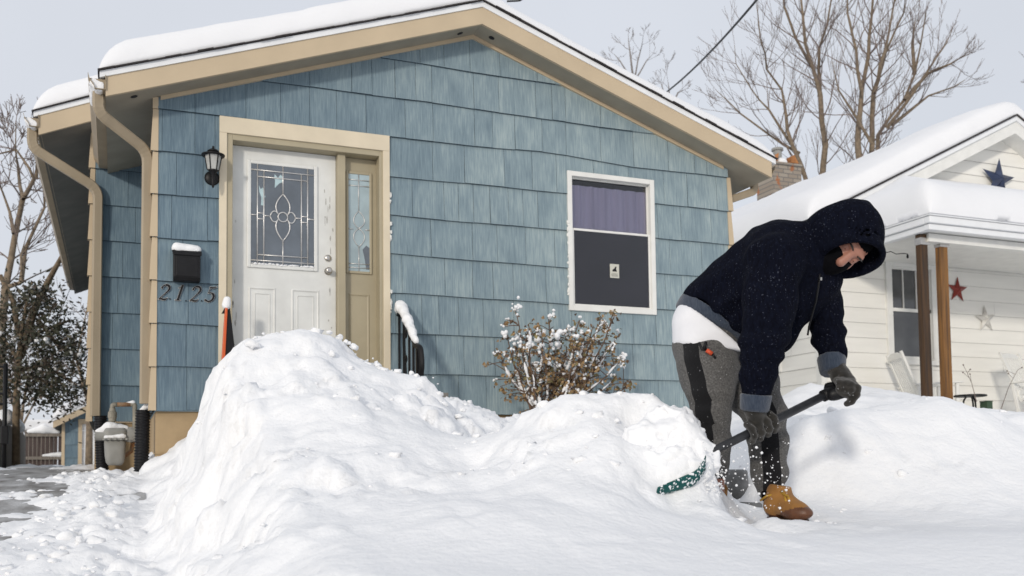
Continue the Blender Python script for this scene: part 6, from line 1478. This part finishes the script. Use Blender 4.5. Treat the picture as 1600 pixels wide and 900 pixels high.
# -- boots
def boot(name, parent, heel, toe, ankle, top, r_a, vis=True):
    """heel/toe: sole points, ankle/top: shaft axis"""
    fwd = toe-heel; L = np.linalg.norm(fwd); fwd = fwd/L; upv = np.array([0, 0, 1.]); upv = upv-fwd*(upv@fwd); upv /= np.linalg.norm(upv); sd_ = np.cross(fwd, upv)
    def fn(P):
        d = sd_cap(P, ankle, top, r_a, r_a*1.02); d = smin(d, sd_cap(P, heel+fwd*.05+upv*.055, heel+fwd*.07+upv*.09, .044, .046), .03)
        d = smin(d, sd_cap(P, heel+fwd*.08+upv*.085, heel+fwd*(L-.075)+upv*.048, .046, .040), .03); d = smin(d, sd_ell(P, heel+fwd*(L-.075)+upv*.040, (fwd, upv, sd_), (.076, .034, .050)), .02)
        d = np.maximum(d, -((P-heel)@upv-.012)); d = np.maximum(d, (P-top)@((top-ankle)/np.linalg.norm(top-ankle)))
        return d+.004*(noise3(P, (30, 30, 30), 3)-.5)
    pts = [[(heel, .06), (toe, .06), (ankle, .08), (top, .08)]]; lo, hi = bounds(pts)
    o = sdf_obj(name, fn, lo, hi, .006, [M['boot'], M['boot_wet']], parent, 1)
    cs = np.array([p.center for p in o.data.polygons]); hgt = (cs-heel)@upv; al = (cs-heel)@fwd; nzv = noise3(cs, (40, 40, 40), 4)
    o.data.polygons.foreach_set('material_index', ((hgt < .026+.05*np.clip((al-.10)/.16, 0, 1)+.02*(nzv-.5)) ).astype(np.int32))
    s = MB(); secs = [(.03, .028), (.05, .040), (.09, .034), (.15, .040), (.20, .046), (L-.05, .036), (L-.022, .012)]
    outl = [heel+fwd*a+sd_*w for a, w in secs]+[heel+fwd*a-sd_*w for a, w in secs[::-1]]; s.prism([p-upv*.018 for p in outl], tuple(upv*.032)); s.build('sole', M['sole'], o, bevel=.004)
    return o, fwd, upv, sd_, L
heel = PD(1199, 811, 4.03); toe = PD(1265, 819, 3.80)
bt, fwd, upv, sd_, BL = boot('boot', man, heel, toe, PD(1214, 792, 3.98), PD(1219, 758, 3.98), .043)
lpts = []
b = MB()
for u, v in ((1216, 799), (1220, 790), (1219, 781)):
    b.tube([PD(u-3, v-1, 3.925), PD(u+6, v-3, 3.90), PD(u+14, v-1, 3.90)], .0042, 6)
b.tube([PD(1219, 770, 3.92), PD(1231, 775, 3.88), PD(1237, 790, 3.87), PD(1244, 801, 3.86)], .0045, 6); b.tube([PD(1224, 768, 3.92), PD(1228, 782, 3.88), PD(1233, 794, 3.87), PD(1241, 800, 3.86)], .0045, 6); b.tube([PD(1188, 782, 3.97), PD(1198, 775, 3.94), PD(1213, 772, 3.93), PD(1226, 778, 3.9)], .0045, 6)
b.build('lace', M['lace'], bt, smooth=True)
b = MB()
for u, v in ((1222, 768), (1218, 776), (1221, 785), (1216, 797), (1224, 800), (1231, 803)): b.ball(PD(u, v, 3.915), .006, 0, 1)
b.build('eyelet', M['nickel'], bt, smooth=True)
col_ = [J(1199, 778, 4.0, 13), J(1200, 772, 4.0, 13)]
def collar_fn(P): return np.maximum(sd_cap(P, PD(1213, 792, 4.0), PD(1212, 757, 4.0), .056, .060), np.abs((P-PD(1212, 775, 4.0))@UP)-.022)
def collar2(P): return np.maximum(collar_fn(P), (P-PD(1212, 775, 4.0))@RT-.0)
sdf_obj('collar', collar2, PD(1212, 775, 4.0)-.12, PD(1212, 775, 4.0)+.12, .006, M['mask'], bt, 1)
boot('boot', man, PD(1102, 806, 4.30), PD(1128, 822, 4.10), PD(1118, 790, 4.2), PD(1120, 760, 4.16), .045)
# -- shovel
sA, sB = PD(1116, 704, 3.70), PD(1292, 616, 3.88)
ax_s = (sB-sA)/np.linalg.norm(sB-sA); bl = PD(1078, 752, 3.62)
shv = tag(empty('snow_shovel', bl), 'snow shovel with black shaft and teal scoop held low by the man', 'shovel')
M['shaft'] = mat('black_grip', (.020, .021, .024), .5, .25, 40, bump=.001, bscale=90); M['teal'] = fleck_mat('teal_plastic', (.012, .070, .068), (.02, .10, .095), (.85, .86, .88), .56, 90, rough=.4, sheen=0)
b = MB(); b.tube([sA-ax_s*.11, sA, sB], [.0155, .0165, .0165], 14); b.build('shaft', M['shaft'], shv, smooth=True)
b = MB(); e0 = sB-ax_s*.01; b.tube([e0-ax_s*.01, e0+ax_s*.035], .024, 16); b.build('ferrule', M['black'], shv, smooth=True)
hx = np.cross(ax_s, FW); hx /= np.linalg.norm(hx)
gA, gB = PD(1294, 612, 3.88), PD(1337, 607, 3.85)
def grip_fn(P):
    d = sd_cap(P, sB+ax_s*.01, PD(1304, 614, 3.87), .024, .026); d = smin(d, sd_cap(P, PD(1290, 606, 3.92), PD(1300, 604, 3.92), .014, .014), .02)
    d = smin(d, sd_cap(P, PD(1300, 617, 3.86), PD(1337, 610, 3.85), .022, .021), .02); d = smin(d, sd_cap(P, PD(1293, 605, 3.92), PD(1334, 604, 3.92), .016, .016), .02); return d
sdf_obj('grip', grip_fn, gA-.09, gB+.09, .006, M['black'], shv, 1)
# scoop: floor, raised sides and a curved back
nA, nB = PD(1027, 774, 3.46), PD(1106, 752, 3.54)
bdn = nA-nB; SLen = np.linalg.norm(bdn); bdn /= SLen; wdir = np.array([FW[0], FW[1], 0]); wdir -= bdn*(wdir@bdn); wdir /= np.linalg.norm(wdir); nrm_ = np.cross(bdn, wdir); nrm_ = nrm_ if nrm_[2] > 0 else -nrm_
nu, nv = 30, 20; Vt = []
for i in range(nu+1):
    for j in range(nv+1):
        s = i/nu; t = j/nv; e = abs(2*s-1)
        Vt.append(nB+bdn*(t*SLen*1.05-.02)+wdir*(s*.42)+nrm_*(.055*max(0, (e-.82)/.18)**1.5*(1-.5*t)+.04*max(0, 1-t*3)**2+.004*math.sin(s*60)*(1-e**6)))
Vt = np.array(Vt); Vb_ = Vt-nrm_*.006; ids = np.arange((nu+1)*(nv+1)).reshape(nu+1, nv+1); N = len(Vt)
F_ = np.stack([ids[:-1, :-1], ids[1:, :-1], ids[1:, 1:], ids[:-1, 1:]], -1).reshape(-1, 4); rim = [np.stack([s[:-1], s[1:], s[1:]+N, s[:-1]+N], -1) for s in (ids[0, :], ids[-1, ::-1], ids[::-1, 0], ids[:, -1])]
o = npmesh('scoop', np.concatenate([Vt, Vb_]), np.concatenate([F_, F_[:, ::-1]+N]+rim), M['teal'], shv)
# -- gloved hands closing on the shovel
def hand(name, wrist, palm0, palm1, fingers, thumb, rw):
    chs = [[(wrist, rw), (palm0, .040)], [(palm0, .04), (palm1, .036)]]
    def fn(P):
        d = sd_cap(P, wrist, palm0, rw, .036); w_ = sd_cap(P, palm0, palm1, .036, .032); d = smin(d, w_, .02)
        for fch in fingers: d = smin(d, sd_chain(P, fch, .006), .008)
        d = smin(d, sd_chain(P, thumb, .006), .010); return d+.003*(noise3(P, (60, 60, 60), 2)-.5)
    lo, hi = bounds(chs+fingers+[thumb], .03); return sdf_obj(name, fn, lo, hi, .0045, M['glove'], man, 1)
# right (near) hand: knuckles over the shaft, fingers wrapping down in front and under
sh_at = lambda t: sA+(sB-sA)*t
perp = UP-ax_s*(UP@ax_s); perp /= np.linalg.norm(perp); tow = -FW+ax_s*(FW@ax_s); tow /= np.linalg.norm(tow)
fr = []
for k, (t, L, r) in enumerate(((.300, .92, .0125), (.365, 1.0, .0135), (.430, 1.0, .0138), (.490, .95, .0132))):
    c = sh_at(t); R_ = .030
    fr.append([(c+perp*.034+tow*.006, r*1.15), (c+perp*.012+tow*R_, r*1.08), (c-perp*.018*L+tow*R_*.92, r), (c-perp*.036*L+tow*.006, r*.95), (c-perp*.030-tow*.018*L, r*.88)])
c = sh_at(.52); th_ = [(sh_at(.44)+perp*.045-tow*.022, .018), (c+perp*.02-tow*.032, .0165), (c-perp*.012-tow*.030, .0145), (c-perp*.030-tow*.008, .013)]
hand('glove', PD(1179, 640, 3.75), sh_at(.40)+perp*.060, sh_at(.38)+perp*.036+tow*.004, fr, th_, .040)
# left (far) hand: over the grip, fingers curling down beyond it
fl = []
for k, (u0, r) in enumerate(((1308, .0135), (1317, .0142), (1326, .0142))):
    d0 = 3.90-.012*k
    fl.append([(PD(u0, 595+k*1.5, d0-.02), r*1.2), (PD(u0+4, 599+k*1.5, d0-.055), r*1.12), (PD(u0+4, 608+k, d0-.068), r), (PD(u0+2, 614+k, d0-.052), r*.92), (PD(u0-1, 618, d0-.02), r*.85)])
fl.append([(PD(1332, 598, 3.86), .0155), (PD(1340, 606, 3.82), .0145), (PD(1339, 617, 3.81), .0135), (PD(1331, 627, 3.82), .0128), (PD(1323, 631, 3.84), .0115)])
thl = [(PD(1330, 596, 3.92), .017), (PD(1337, 606, 3.90), .016), (PD(1335, 619, 3.88), .0145), (PD(1326, 629, 3.87), .0125)]
hand('glove', PD(1303, 570, 3.965), PD(1315, 590, 3.92), PD(1325, 597, 3.89), fl, thl, .043)
# loose snow on the scoop and thrown crumbs round the trousers
rg = random.Random(5)
lump_snow('snow_heap', 'heap of loose snow piled on the teal shovel scoop', [(PD(1035, 733, 3.66), PD(1085, 718, 3.72), .07, .08), (PD(1060, 688, 3.8), PD(1090, 712, 3.74), .10, .06), (PD(1015, 700, 3.8), PD(1050, 672, 3.84), .11, .09), (PD(1050, 748, 3.58), PD(1104, 735, 3.64), .025, .028)], h=.008, amp=.045, fr=22, k=.05, seed=3)
b = MB()
for i in range(420):
    u, v = rg.gauss(1110, 13), rg.gauss(748, 20)
    if rg.random() < .35: u, v = rg.uniform(1120, 1235), rg.uniform(690, 800)
    random.seed(i); r_ = .0012*(5.5**(rg.random()**1.6)); b.ball(PD(u, v, rg.uniform(3.55, 3.8)), r_, 0, 1, (1, 1, 1), .25)
tag(b.build('flying_snow', M['snow'], None, smooth=True), kind='stuff')
